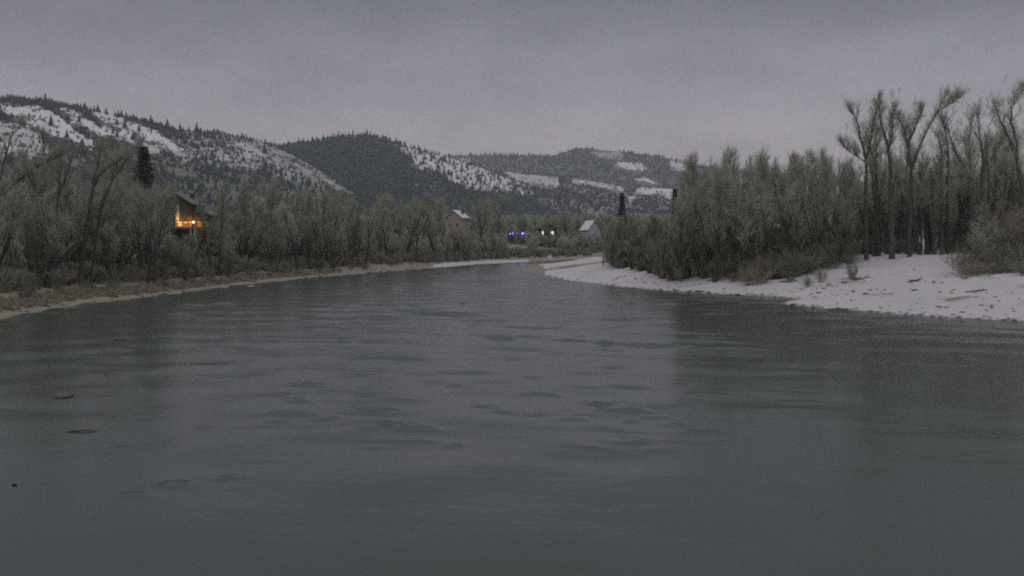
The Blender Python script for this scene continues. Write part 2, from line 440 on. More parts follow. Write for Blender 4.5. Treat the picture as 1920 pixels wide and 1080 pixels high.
CON = [conifer_np(prng) for _ in range(6)]
SHR = [shrub_np(prng) for _ in range(6)]
def merged(name, protos, pts, hts, rng, m, wide=1.0):
    """one mesh from many scaled, turned copies"""
    Vs, Ts, off = [], [], 0
    which = rng.integers(0, len(protos), len(pts))
    for k, (V, T) in enumerate(protos):
        sel = np.where(which == k)[0]
        if not len(sel): continue
        a = rng.uniform(0, 6.28, len(sel)); c, s = np.cos(a), np.sin(a); h = hts[sel]
        w = h * wide * rng.uniform(.8, 1.25, len(sel))
        X = (V[None, :, 0] * c[:, None] - V[None, :, 1] * s[:, None]) * w[:, None] + pts[sel, 0][:, None]
        Y = (V[None, :, 0] * s[:, None] + V[None, :, 1] * c[:, None]) * w[:, None] + pts[sel, 1][:, None]
        Z = V[None, :, 2] * h[:, None] + pts[sel, 2][:, None] - 0.2
        Vs.append(np.stack([X, Y, Z], -1).reshape(-1, 3))
        Ts.append((T[None] + (np.arange(len(sel)) * len(V))[:, None, None]).reshape(-1, 3) + off)
        off += len(sel) * len(V)
    return np_mesh(name, np.concatenate(Vs), [np.concatenate(Ts)], False, m)

def make_hill(name, label, ridge, yr, yf, snow_polys, base_snow, px0, px1, nc, nr, rough, seed, foot_z=6.0, shape=1.0, edge=6.0, vs=1.0):
    """a real slope from its foot to the crest and down the far side; returns samplers"""
    pxs = np.linspace(px0, px1, nc)
    pr = interp_line(ridge, pxs)
    Yr = np.interp(pxs, [px0, px1], yr); Yf = np.interp(pxs, [px0, px1], yf)
    b = (540 - pr) / F
    zr = CAM_Z + (-ST + b * CT) / (CT + b * ST) * Yr
    t = np.concatenate((np.linspace(0, 1, nr), np.linspace(1, 1.6, 14)[1:]))
    T, _ = np.meshgrid(t, pxs, indexing='ij')
    Yg = Yf + (Yr - Yf) * T
    Xg = (pxs[None, :] - 960) / F / CT * Yg
    up = np.where(T <= 1, np.clip(T, 0, 1) ** shape, 1 - (np.clip(T - 1, 0, 1) ** 1.5) * 1.6)
    Zg = foot_z + (zr[None, :] - foot_z) * up
    wob = np.where(T <= 1, 4 * T * (1 - T), 0) ** 0.6
    q = Xg * 0.7 + Yg * 0.7
    Zg = Zg + wob * (rough * (fbm(q / 150, (Xg - Yg) / 420, seed, 4) - 0.5) * 2 + rough * 0.25 * (fbm(Xg / 35, Yg / 35, seed + 5, 3) - .5))
    Zg = np.where(T > 1, np.maximum(Zg, 2.0), Zg)
    P, Q = to_px(Xg, Yg, Zg)
    jx = (fbm(P / 9, Q / 5, seed + 20, 3) - .5) * edge * 4.2; jy = (fbm(P / 9 + 40, Q / 5, seed + 21, 3) - .5) * edge * 3.0
    sn = np.full(P.shape, base_snow, float)
    for poly, v in snow_polys:
        sn = np.where(in_poly(P + jx, Q + jy, poly), v if v < .5 else v * vs, sn)
    me = np_mesh(name, np.stack([Xg, Yg, Zg], -1).reshape(-1, 3), [grid_faces(*Xg.shape)], True, M['hill'])
    add_attr(me, 'snow', sn); add_attr(me, 'litter', np.zeros(sn.shape))
    tag(link(name, me), label, None, None, 'structure')
    return dict(X=Xg, Y=Yg, Z=Zg, S=sn, P=P, Q=Q, T=T, nr=nr, pxs=pxs)
def scatter(H, n, rng, dens):
    """random points on the visible slope of a hill, kept with probability dens(snow, px, py)"""
    i = rng.uniform(0, H['nr'] - 1.001, n); j = rng.uniform(0, len(H['pxs']) - 1.001, n)
    # favour equal area: rows are equal in depth, columns widen with distance
    i0, j0 = i.astype(int), j.astype(int); fi, fj = i - i0, j - j0
    def S(A):
        return (A[i0, j0] * (1 - fj) + A[i0, j0 + 1] * fj) * (1 - fi) + (A[i0 + 1, j0] * (1 - fj) + A[i0 + 1, j0 + 1] * fj) * fi
    x, y, z, s, p, q = S(H['X']), S(H['Y']), S(H['Z']), S(H['S']), S(H['P']), S(H['Q'])
    keep = rng.uniform(0, 1, n) < dens(s, p, q, x, y)
    return np.stack([x, y, z], -1)[keep]

rng = np.random.default_rng(21)
# the snowy hill on the left
ridge1 = [(-420, 150), (-200, 172), (0, 184), (85, 190), (160, 203), (230, 219), (300, 234), (350, 246), (420, 249), (480, 263), (520, 273), (560, 294), (600, 319), (650, 348), (720, 384), (800, 420)]
polys1 = [([(318, 246), (420, 250), (480, 264), (560, 296), (650, 350), (640, 372), (560, 345), (480, 318), (400, 312), (340, 300)], 0.49),
          ([(-200, 190), (0, 198), (60, 199), (92, 208), (118, 224), (145, 250), (176, 264), (176, 276), (140, 263), (112, 259), (80, 244), (40, 223), (0, 203), (-200, 200)], 0.9),
          ([(100, 204), (125, 202), (146, 212), (166, 225), (186, 238), (250, 250), (256, 268), (226, 262), (190, 251), (174, 247), (160, 232), (136, 226), (130, 215)], 0.9),
          ([(165, 206), (225, 206), (240, 226), (280, 240), (302, 250), (346, 286), (330, 289), (305, 271), (270, 262), (250, 246), (230, 241), (212, 237), (187, 222)], 0.85),
          ([(268, 268), (300, 274), (303, 292), (276, 288)], 0.75),
          ([(-200, 225), (0, 229), (40, 235), (70, 249), (82, 270), (106, 288), (60, 298), (20, 288), (-60, 310), (-200, 290)], 0.72),
          ([(328, 250), (350, 242), (395, 246), (470, 259), (492, 281), (470, 287), (450, 271), (438, 266), (420, 259), (400, 262), (380, 254), (350, 259)], 0.5),
          ([(440, 262), (455, 262), (500, 290), (475, 300), (452, 285)], 0.7),
          ([(478, 263), (520, 280), (600, 318), (640, 345), (590, 336), (556, 324), (520, 300), (492, 286)], 0.58),
          ([(330, 285), (352, 287), (358, 306), (335, 306)], 0.6)]
H1 = make_hill('hill', 'long hill on the left with diagonal bands of snow and dark brush', ridge1, (1050, 1500), (420, 700), polys1, 0.30, -420, 800, 420, 150, 10, 1, 8.0, 0.92, vs=.84)
# the dark forested hill in the middle and its snowy right flank
ridge2 = [(440, 300), (500, 288), (530, 277), (560, 273), (600, 266), (640, 261), (690, 258), (720, 263), (760, 274), (800, 284), (840, 294), (900, 314), (960, 338), (1020, 356), (1100, 376), (1200, 398), (1300, 420)]
polys2 = [([(722, 262), (760, 273), (830, 291), (900, 312), (1000, 346), (1060, 372), (1000, 368), (930, 364), (880, 360), (835, 336), (785, 304), (755, 290)], 0.74),
          ([(758, 290), (780, 300), (800, 322), (790, 322), (770, 306)], 0.62),
          ([(808, 342), (824, 344), (820, 352), (806, 350)], 0.75), ([(718, 304), (728, 308), (726, 316), (716, 312)], 0.6),
          ([(748, 332), (756, 334), (755, 340), (747, 338)], 0.6), ([(845, 326), (870, 332), (868, 342), (850, 338)], 0.75)]
H2 = make_hill('hill', 'dark conifer covered hill in the middle with a pale snowy right flank', ridge2, (1850, 2350), (1100, 1400), polys2, 0.20, 440, 1300, 340, 120, 14, 2, 8.0, 0.95)
# low snow-dusted terrace in front of the far ridge
ridge3 = [(840, 345), (900, 330), (950, 322), (1000, 328), (1075, 334), (1120, 342), (1170, 351), (1185, 359), (1200, 351), (1255, 354), (1300, 360), (1400, 368), (1600, 380), (1900, 392)]
polys3 = [([(940, 320), (960, 321), (1012, 330), (1008, 345), (985, 345), (960, 338)], 0.6), ([(998, 328), (1046, 332), (1050, 348), (1010, 346)], 0.6),
          ([(1072, 332), (1120, 340), (1172, 350), (1170, 358), (1120, 350), (1075, 342)], 0.64), ([(1188, 356), (1200, 349), (1262, 353), (1258, 374), (1225, 362), (1205, 366)], 0.72),
          ([(1080, 352), (1120, 352), (1160, 372), (1110, 372)], 0.5), ([(1175, 372), (1196, 362), (1182, 384)], 0.75)]
H3 = make_hill('hill', 'low terrace dusted with snow and brush below the far ridge', ridge3, (2500, 2700), (1350, 1500), polys3, 0.40, 840, 1900, 340, 90, 10, 3, 9.0, 0.9)
# the far ridge
ridge4 = [(560, 330), (700, 304), (820, 292), (900, 291), (980, 291), (1040, 291), (1060, 285), (1080, 279), (1105, 277), (1130, 282), (1170, 285), (1200, 290), (1240, 294), (1270, 303), (1300, 309), (1400, 322), (1600, 342), (1920, 356), (2100, 360)]
polys4 = [([(1144, 309), (1180, 304), (1206, 307), (1208, 318), (1190, 323), (1168, 315)], 1.0), ([(1110, 279), (1130, 281), (1168, 286), (1168, 297), (1140, 293), (1116, 290)], 0.52),
          ([(1256, 304), (1290, 310), (1290, 322), (1258, 316)], 0.7), ([(1190, 334), (1212, 334), (1240, 348), (1200, 344)], 0.75), ([(1276, 340), (1300, 340), (1300, 358), (1280, 354)], 0.6),
          ([(855, 296), (885, 298), (880, 306), (862, 305)], 0.55), ([(1330, 330), (1600, 350), (1920, 365), (1920, 385), (1500, 372)], 0.55)]
H4 = make_hill('hill', 'farthest wooded ridge, bluish, with one white clearing', ridge4, (4100, 4300), (2750, 2800), polys4, 0.10, 560, 2100, 380, 80, 22, 4, 10.0, 0.9)

# forest on the hills: masses nobody could count
def over_snow(p, q, polys, *dq):
    o = np.zeros(p.shape, bool)
    for poly, v in polys:
        if v > .5:
            for k in dq: o |= in_poly(p, q - k, poly)
    return o
f1 = scatter(H1, 26000, rng, lambda s, p, q, x, y: np.where(over_snow(p, q, polys1, 0, 7, 13), 0.012, np.where((p > 335) & (p < 640), .22, 0.55)) * (p > -60) * (fbm(x / 40, y / 40, 50, 3) > .46))
b1 = scatter(H1, 30000, rng, lambda s, p, q, x, y: np.where(over_snow(p, q, polys1, 0, 4), 0.03 + .30 * (fbm((x - y) / 30, (x + y) / 140, 77, 3) > .55), np.where((p > 335) & (p < 640), .34, 0.55)) * (p > -60) * (fbm(x / 22, y / 60, 51, 3) > .38))
f2 = scatter(H2, 30000, rng, lambda s, p, q, x, y: np.where(s > .5, .025, np.where(p < 770, 0.75, .30)) * (p > 490))
b2 = scatter(H2, 16000, rng, lambda s, p, q, x, y: np.where(s > .5, .16, .35) * (p > 640))
f3 = scatter(H3, 9000, rng, lambda s, p, q, x, y: np.where(over_snow(p, q, polys3, 0, 4, 7), .02, .16) * (fbm(x / 70, y / 70, 52, 3) > .48))
b3 = scatter(H3, 24000, rng, lambda s, p, q, x, y: np.where(over_snow(p, q, polys3, 0, 4), .05, .62) * (fbm(x / 40, y / 90, 53, 3) > .36))
f4 = scatter(H4, 26000, rng, lambda s, p, q, x, y: np.where(over_snow(p, q, polys4, 0, 4, 7), .015, .85))
for nm, pr_, pts, h0, h1, mm, lb in (('hill_forest', CON, f1, 4.5, 9, 'far_needles', 'dark conifers in strips across the snowy left hill'),
                                     ('hill_brush', SHR, b1, 2, 4.5, 'hill_brush', 'bare brush covering the snowy left hill'),
                                     ('hill_forest', CON, f2, 9, 15, 'far_needles', 'dense dark conifer forest on the middle hill'),
                                     ('hill_brush', SHR, b2, 5, 9, 'hill_brush', 'bare brush on the flank of the middle hill'),
                                     ('hill_forest', CON, f3, 7, 12, 'far_needles', 'scattered conifers on the low snowy terrace'),
                                     ('hill_brush', SHR, b3, 4, 9, 'hill_brush', 'grey brush on the low snowy terrace'),
                                     ('hill_forest', CON, f4, 11, 18, 'far_needles', 'bluish forest covering the farthest ridge')):
    me = merged(nm, pr_, pts, rng.uniform(h0, h1, len(pts)), rng, M[mm], 1.5 if pr_ is CON else 1.3)
    tag(link(nm, me), lb, 'forest' if pr_ is CON else 'brush', None, 'stuff')

# single conifers standing out on the skylines
CON_ME = []
for k in range(5):
    V, T = conifer_np(prng, 6, 7)
    CON_ME.append((np_mesh('needles', V, [T], False, M['needles']), np_mesh('trunk', *(lambda n=6: (np.array([(0.018 * math.cos(6.283 * i / n), 0.018 * math.sin(6.283 * i / n), z) for z in (0, .3) for i in range(n)]), [np.array([(i, (i + 1) % n, n + (i + 1) % n, n + i) for i in range(n)])]))(), False, M['bark'])))
def conifer(px, py_top, loc, height, label, group, wide=1.3, name='conifer_tree'):
    o = empty(name, loc, label, 'conifer', group, random.uniform(0, 6.28))
    o.scale = (height * wide, height * wide, height)
    a, b = random.choice(CON_ME)
    link('crown', a, o); link('trunk', b, o)
    return o
random.seed(4)
for k, (px, h) in enumerate(((8, 11), (17, 15), (30, 10), (44, 12), (60, 11), (72, 13), (84, 18), (97, 10), (118, 9), (140, 8), (155, 12), (163, 13), (177, 14), (188, 15), (199, 12), (211, 14), (221, 13), (229, 12), (240, 13), (248, 15), (257, 10),
                             (267, 14), (279, 19), (297, 10), (311, 16), (322, 15), (334, 17), (343, 13), (356, 12), (364, 16), (378, 14), (394, 11), (408, 9), (430, 8), (455, 9))):
    py = float(interp_line(ridge1, px)); Y = float(np.interp(px, [-420, 800], [1050, 1500])) - 6
    px += random.uniform(-5, 5); py = float(interp_line(ridge1, px)); h *= random.choice((.55, .7, .8, .95, 1.1))
    p = at(px, py + 3, Y)
    conifer(px, 0, p, h * .95, 'dark conifer on the crest of the snowy left hill', 'conifers along the crest of the left hill', 1.9)
for k, (px, h) in enumerate(((532, 14), (541, 17), (549, 13), (560, 22), (570, 19), (577, 15), (586, 20), (598, 14), (607, 20), (615, 18), (625, 20), (634, 23), (640, 20), (648, 18), (655, 20), (662, 23), (672, 17), (681, 18), (688, 23), (695, 19), (703, 17), (709, 15), (717, 18), (726, 13), (732, 15), (744, 18), (758, 16), (770, 10))):
    py = float(interp_line(ridge2, px)); Y = float(np.interp(px, [440, 1300], [1850, 2350])) - 8
    conifer(px, 0, at(px, py + 2, Y), h, 'dark conifer on the crest of the forested middle hill', 'conifers along the crest of the middle hill', 1.4)
for k, (px, py, h, Y) in enumerate(((95, 236, 14, 960), (117, 222, 8, 980), (125, 258, 10, 900), (235, 240, 13, 1050), (238, 228, 15, 1080), (219, 234, 10, 1060), (248, 262, 11, 1000), (220, 258, 10, 980), (208, 268, 9, 960), (262, 246, 10, 1080), (183, 236, 9, 1040), (148, 229, 10, 1010), (497, 287, 14, 1250), (375, 254, 13, 1180), (385, 256, 12, 1180))):
    # stand each on the slope along its own line of sight
    m_ = np.abs(H1['P'] - px) + np.abs(H1['Q'] - py) + np.where(H1['T'] > 1, 1e6, 0)
    i_, j_ = np.unravel_index(np.argmin(m_), m_.shape)
    conifer(px, 0, Vector((H1['X'][i_, j_], H1['Y'][i_, j_], H1['Z'][i_, j_] - .3)), h, 'small dark conifer alone on a snow patch of the left hill', 'conifers dotted on the snow of the left hill', 1.7)

# ------------------------------------------------------------------ bare trees
def rot_dir(d, ang, rng):
    ax = d.orthogonal().normalized()
    ax.rotate(__import__('mathutils').Quaternion(d, rng.uniform(0, 6.2832)))
    r = d.copy(); r.rotate(__import__('mathutils').Quaternion(ax, ang))
    return r
def tube(V, Fq, pts, rad, n):
    base = len(V)
    for i, p in enumerate(pts):
        d = (pts[min(i + 1, len(pts) - 1)] - pts[max(i - 1, 0)]).normalized()
        a = d.orthogonal().normalized() if i == 0 else (a - d * a.dot(d)).normalized()
        b = d.cross(a)
        for k in range(n):
            t = 6.2832 * k / n
            q = p + (a * math.cos(t) + b * math.sin(t)) * rad[i]
            V.append((q.x, q.y, q.z))
    for i in range(len(pts) - 1):
        for k in range(n):
            Fq.append((base + i * n + k, base + i * n + (k + 1) % n, base + (i + 1) * n + (k + 1) % n, base + (i + 1) * n + k))
def twig_mesh(name, tw, m):
    """tw: list of (p0, p1, p2, r); three-sided bent twigs"""
    A = np.array([[*t[0], *t[1], *t[2], t[3]] for t in tw])
    P = A[:, :9].reshape(-1, 3, 3); r = A[:, 9]
    d = P[:, 2] - P[:, 0]; d /= np.linalg.norm(d, axis=1, keepdims=True) + 1e-9
    ref = np.where(np.abs(d[:, 2:3]) < .9, np.array([[0, 0, 1.0]]), np.array([[1.0, 0, 0]]))
    a = np.cross(d, ref); a /= np.linalg.norm(a, axis=1, keepdims=True); b = np.cross(d, a)
    V = np.zeros((len(tw), 3, 3, 3))
    for i, w in enumerate((1.0, .75, .3)):
        for k in range(3):
            t = 2.0944 * k
            V[:, i, k] = P[:, i] + (a * math.cos(t) + b * math.sin(t)) * (r * w)[:, None]
    q = np.array([(i * 3 + k, i * 3 + (k + 1) % 3, (i + 1) * 3 + (k + 1) % 3, (i + 1) * 3 + k) for i in range(2) for k in range(3)])
    Fq = (q[None] + (np.arange(len(tw)) * 9)[:, None, None]).reshape(-1, 4)
    return np_mesh(name, V.reshape(-1, 3), [Fq], False, m)
UP = Vector((0, 0, 1))
def bent(p, d, L, rng, n, jit, up):
    pts = [p.copy()]; dd = d.normalized()
    for i in range(n):
        dd = (dd + Vector((rng.gauss(0, jit), rng.gauss(0, jit), rng.gauss(0, jit * .6) + up))).normalized()
        pts.append(pts[-1] + dd * (L / n))
    return pts
def twigs_on(pts, r0, rng, tw, n_small, n_tw, Ls, Lt, ang=0.75, f0=.15, rt=.016):
    """small branches along a limb, each with twigs"""
    N = len(pts) - 1
    for s in range(n_small):
        f = f0 + (1 - f0) * (s + rng.random()) / n_small
        i = min(int(f * N), N - 1); p = pts[i].lerp(pts[i + 1], f * N - i)
        d = (pts[i + 1] - pts[i]).normalized()
        dd = rot_dir(d, rng.uniform(.35, ang + .25), rng); dd = (dd + UP * .32).normalized()
        L = Ls * rng.uniform(.55, 1.2) * (1.1 - .45 * f)
        q = bent(p, dd, L, rng, 2, .18, .10)
        tw.append((q[0], q[1], q[2], rt * 1.6))
        for t in range(n_tw):
            g = .2 + .8 * (t + rng.random()) / n_tw
            pp = q[0].lerp(q[1], g * 2) if g < .5 else q[1].lerp(q[2], g * 2 - 1)
            e = rot_dir((q[2] - q[0]).normalized(), rng.uniform(.25, .9), rng); e = (e + UP * .28).normalized()
            l = Lt * rng.uniform(.5, 1.25)
            k = bent(pp, e, l, rng, 2, .16, .08)
            tw.append((k[0], k[1], k[2], rt))
def gen_tree(seed, H, stems=1, low=.22, nl=7, nb=6, ns=6, nt=7, spread=.55, lim=.48, twig_r=.017, lean=.08):
    rng = random.Random(seed)
    V, Fq, tw = [], [], []
    for s in range(stems):
        a = rng.uniform(0, 6.28)
        off = Vector((math.cos(a), math.sin(a), 0)) * (0 if stems == 1 else rng.uniform(.1, .5))
        d = (UP + Vector((rng.gauss(0, lean), rng.gauss(0, lean), 0)) + (off * (.5 if stems > 1 else 0))).normalized()
        h = H * (rng.uniform(.72, .86) if stems == 1 else rng.uniform(.6, .85))
        R = (.020 if stems == 1 else .012) * H
        tr = bent(Vector((off.x, off.y, -.4)), d, h, rng, 7, .07, .03)
        rad = [R * (1.25 if i == 0 else 1) * (1 - .86 * i / 7) for i in range(8)]
        tube(V, Fq, tr, rad, 6)
        twigs_on(tr[4:], 0, rng, tw, ns * 2, nt, .11 * H, .06 * H, rt=twig_r)
        for l in range(nl):
            f = low + (1 - low) * .95 * (l + rng.random() * .8) / nl
            i = min(int(f * 7), 6); p = tr[i].lerp(tr[i + 1], f * 7 - i)
            dd = rot_dir(UP, rng.uniform(.5, 1.0) * spread * 1.35, rng)
            L = H * lim * (1.05 - .72 * f) * rng.uniform(.8, 1.2)
            lb = bent(p, dd, L, rng, 5, .11, .12)
            r0 = rad[i] * .52
            tube(V, Fq, lb, [r0 * (1 - .82 * k / 5) for k in range(6)], 5)
            twigs_on(lb, 0, rng, tw, ns, nt, .10 * H, .055 * H, rt=twig_r, f0=.35)
            for b in range(nb):
                g = .25 + .73 * (b + rng.random()) / nb
                j = min(int(g * 5), 4); pp = lb[j].lerp(lb[j + 1], g * 5 - j)
                e = rot_dir((lb[j + 1] - lb[j]).normalized(), rng.uniform(.4, .85), rng); e = (e + UP * .25).normalized()
                br = bent(pp, e, L * .5 * (1.15 - .5 * g) * rng.uniform(.7, 1.2), rng, 3, .14, .10)
                r1 = r0 * (1 - .8 * g) * .6 + .012
                tube(V, Fq, br, [r1, r1 * .75, r1 * .5, r1 * .25], 4)
                twigs_on(br, 0, rng, tw, ns, nt, .075 * H, .05 * H, rt=twig_r)
    top = max(max(t[2].z for t in tw), .1)
    return np_mesh('trunk', np.array(V), [np.array(Fq)], True, M['bark']), tw, top
TREES = []
def proto(seed, H, m='twig', **k):
    tr, tw, top = gen_tree(seed, H, **k)
    TREES.append((tr, twig_mesh('crown', tw, M[m]), top, len(tw)))
for s in range(5):      # spreading cottonwoods
    proto(100 + s, 20, nl=8, nb=6, ns=5, nt=6, spread=.55 + .05 * s, lim=.5)
for s in range(4):      # narrow poplars
    proto(200 + s, 20, nl=11, nb=5, ns=5, nt=6, spread=.34, lim=.34, low=.12)
for s in range(4):      # many-stemmed willows, bushy to the ground
    proto(300 + s, 15, m='twig' if s < 2 else 'brown_twig', stems=5, nl=4, nb=4, ns=4, nt=6, spread=.5, lim=.42, low=.10, lean=.16, twig_r=.018)
for s in range(2):      # darker, browner trees
    proto(500 + s, 18, m='dark_twig', nl=8, nb=5, ns=5, nt=6, spread=.5, lim=.5, low=.12)
for s in range(3):      # slim open trees, thin enough to see through
    proto(600 + s, 22, nl=8, nb=3, ns=4, nt=5, spread=.34, lim=.32, low=.3, twig_r=.014)
def gen_bush(seed, H, m, n=36):
    rng = random.Random(seed); tw = []
    for s in range(n):
        a = rng.uniform(0, 6.28); r = rng.uniform(0, .22) * H
        p = Vector((r * math.cos(a), r * math.sin(a), -.1))
        d = (UP + Vector((math.cos(a), math.sin(a), 0)) * rng.uniform(.1, .95)).normalized()
        q = bent(p, d, H * rng.uniform(.6, 1.05), rng, 4, .14, .05)
        tw.append((q[0], q[1], q[2], .022)); tw.append((q[2], q[3], q[4], .016))
        twigs_on(q, 0, rng, tw, 6, 4, .32 * H, .2 * H, f0=.12, rt=.014)
    return (twig_mesh('bush', tw, M[m]), max(t[2].z for t in tw))
BUSH = [gen_bush(400 + k, 3.2, 'brown_twig' if k % 3 == 0 else 'dark_twig', 24) for k in range(6)]

SHARED = {}
def put_tree(px, Y, top_py, label, group, kinds, name='bare_tree', sx=1.0, sink=.0):
    x = (px - 960) / F / CT * Y * (1 - 0.0)
    z = gz(x, Y) - sink
    zt = at(px, top_py, Y).z
    k = random.choice(kinds)
    tr, cr_, top, _ = TREES[k]
    s = max(zt - z, 3.0) / top
    o = empty(name, (x, Y, z), label, 'tree', group, random.uniform(0, 6.28))
    o.scale = (s * sx, s * sx, s)
    link('trunk', tr, o); link('crown', cr_, o)
    return o
def put_bush(px, Y, h, label, group, kinds=range(6), w=1.0, dz=0.0):
    x = (px - 960) / F / CT * Y
    me, top = BUSH[random.choice(list(kinds))]
    o = link('willow_bush', me, None, (x, Y, gz(x, Y) + dz))
    s = h / top; o.scale = (s * w, s * w, s); o.rotation_euler = (0, 0, random.uniform(0, 6.28))
    return tag(o, label, 'bush', group)
def hero(name, label, Y, limbs, crowns, seed, cat='tree', group=None, dense=1.45):
    """a tree whose trunk and main limbs follow a measured outline, set at one real distance with its limbs bending in depth"""
    rng = random.Random(seed)
    p0 = limbs[0][0][0]
    base = at(p0[0], p0[1], Y)
    base.z = gz(base.x, base.y) - .1
    o = empty(name, base, label, cat, group)
    V, Fq, tw = [], [], []
    for path, r0, r1 in limbs:
        sway = rng.uniform(-.5, .5)
        pts = []
        n = len(path)
        for i, (px, py) in enumerate(path):
            p = at(px, py, Y) ; p.y += sway * (i / max(n - 1, 1)) * 5.0 * (0 if path is limbs[0][0] else 1)
            pts.append(p - base)
        if path is limbs[0][0]:
            pts[0].z = -.3
        fine = []
        for i in range(n - 1):
            for k in range(3):
                q = pts[i].lerp(pts[i + 1], k / 3); q += Vector((rng.gauss(0, .05), rng.gauss(0, .08), 0)) * (1 if i or k else 0)
                fine.append(q)
        fine.append(pts[-1])
        N = len(fine) - 1
        tube(V, Fq, fine, [r0 + (r1 - r0) * i / N for i in range(N + 1)], 7)
        f0 = .36 if path is limbs[0][0] else .15
        for b in range(int(13 * dense)):
            f = f0 + (1 - f0) * (b + rng.random()) / int(13 * dense)
            i = min(int(f * N), N - 1)
            d = (fine[min(i + 2, N)] - fine[i]).normalized()
            e = (rot_dir(d, rng.uniform(.3, .8), rng) + UP * .35).normalized()
            br = bent(fine[i], e, rng.uniform(1.6, 4.4) if path is limbs[0][0] else rng.uniform(.7, 2.2), rng, 3, .17, .16)
            tube(V, Fq, br, [.05, .04, .028, .015], 4)
            twigs_on(br, 0, rng, tw, 6, 5, 1.4, 1.0, rt=.016)
        end = fine[-1]
        for b in range(5):
            d = (fine[-1] - fine[-3]).normalized()
            br = bent(end, (rot_dir(d, rng.uniform(.1, .7), rng) + UP * .3).normalized(), rng.uniform(1.2, 2.6) if path is limbs[0][0] else rng.uniform(.7, 1.7), rng, 3, .16, .12)
            tube(V, Fq, br, [.045, .035, .025, .012], 4)
            twigs_on(br, 0, rng, tw, 5, 4, 1.1, .8, rt=.015)
    for (cx, cy, w, h, n) in crowns:                       # tufts of fine twigs where the photo shows them
        for k in range(int(n * .36)):
            px = cx + rng.gauss(0, w * .65); py = cy + rng.gauss(0, h * .75) + 8
            p = at(px, py, Y) - base; p.y += rng.gauss(0, 1.6)
            e = (UP * 1.2 + Vector((rng.gauss(0, .5), rng.gauss(0, .5), 0))).normalized()
            br = bent(p, e, rng.uniform(.8, 1.6), rng, 2, .15, .05)
            tw.append((br[0], br[1], br[2], .02))
            twigs_on(br, 0, rng, tw, 3, 4, .8, .6, rt=.015)
    link('trunk', np_mesh('trunk', np.array(V), [np.array(Fq)], True, M['bark']), o)
    link('crown', twig_mesh('crown', tw, M['twig']), o)
    return o

# tall old cottonwoods on the snowy right bank
random.seed(8)
RB = 150
hero('cottonwood_tree', 'tall cottonwood with thin left side limb, leftmost of the tall trees on the snowy bank', 149,
     [([(1625, 484), (1623, 440), (1623, 369), (1624, 298), (1617, 271), (1606, 225), (1599, 214)], .42, .06),
      ([(1624, 300), (1629, 262), (1633, 231), (1636, 196)], .2, .04), ([(1622, 303), (1610, 293), (1598, 284), (1587, 272)], .12, .04)],
     [(1604, 222, 22, 24, 18), (1634, 205, 12, 26, 14), (1612, 265, 20, 40, 16)], 31)
hero('cottonwood_tree', 'shorter forked cottonwood between two tall trunks on the snowy bank', 152,
     [([(1647, 486), (1645, 430), (1644, 353), (1641, 307), (1634, 285), (1628, 262)], .34, .08), ([(1641, 310), (1648, 277), (1651, 240)], .16, .05)],
     [(1650, 250, 16, 30, 14), (1632, 268, 12, 24, 8)], 32)
hero('cottonwood_tree', 'thickest upright cottonwood with a dense brush-like top on the snowy bank', 148,
     [([(1673, 486), (1672, 440), (1671, 380), (1670, 323), (1666, 286), (1661, 259), (1653, 237), (1649, 204)], .52, .08), ([(1665, 286), (1668, 250), (1664, 214)], .22, .05)],
     [(1658, 205, 24, 24, 46), (1664, 228, 22, 30, 30), (1678, 262, 18, 30, 14)], 33)
hero('cottonwood_tree', 'cottonwood with a round forked top and one long bare limb leaning right', 146,
     [([(1705, 484), (1706, 440), (1707, 384), (1709, 317), (1705, 290), (1702, 271)], .40, .20), ([(1702, 271), (1695, 245), (1684, 227)], .16, .05), ([(1702, 271), (1711, 240), (1717, 214)], .16, .05),
      ([(1709, 320), (1717, 296), (1725, 270), (1740, 240), (1757, 210), (1769, 187)], .25, .05), ([(1757, 211), (1774, 198), (1787, 189)], .08, .03)],
     [(1700, 215, 30, 22, 40), (1716, 215, 12, 22, 22), (1690, 300, 14, 20, 8)], 34, dense=1.2)
hero('cottonwood_tree', 'slim double trunk cottonwood with crooked low limb, behind the long leaning limb', 155,
     [([(1777, 480), (1777, 445), (1777, 370), (1778, 292), (1775, 260), (1769, 234)], .32, .06), ([(1768, 470), (1764, 400), (1763, 330), (1765, 290), (1760, 262)], .22, .05), ([(1735, 402), (1741, 383), (1750, 352), (1758, 328)], .24, .16)],
     [(1772, 245, 20, 26, 26), (1765, 300, 22, 50, 30), (1786, 262, 14, 30, 14)], 35)
hero('cottonwood_tree', 'cottonwood whose left limb arches far over, amid the right hand tall trees', 147,
     [([(1822, 484), (1822, 440), (1821, 384), (1816, 338), (1806, 311), (1790, 283), (1780, 249), (1771, 233)], .36, .05), ([(1820, 345), (1823, 320), (1824, 292), (1827, 262), (1835, 222)], .22, .05), ([(1807, 312), (1796, 326), (1793, 345)], .08, .04)],
     [(1774, 236, 18, 18, 18), (1800, 235, 26, 30, 22), (1834, 228, 20, 26, 24)], 36)
hero('cottonwood_tree', 'straight cottonwood with bushy tuft on top, second tree from the big forked one', 151,
     [([(1843, 484), (1842, 445), (1842, 360), (1842, 286), (1838, 262), (1833, 219)], .36, .06), ([(1857, 482), (1856, 341), (1858, 298), (1858, 268)], .22, .06), ([(1858, 300), (1865, 288), (1877, 264)], .12, .05)],
     [(1833, 225, 18, 24, 34), (1850, 240, 24, 40, 30), (1878, 256, 14, 30, 14)], 37)
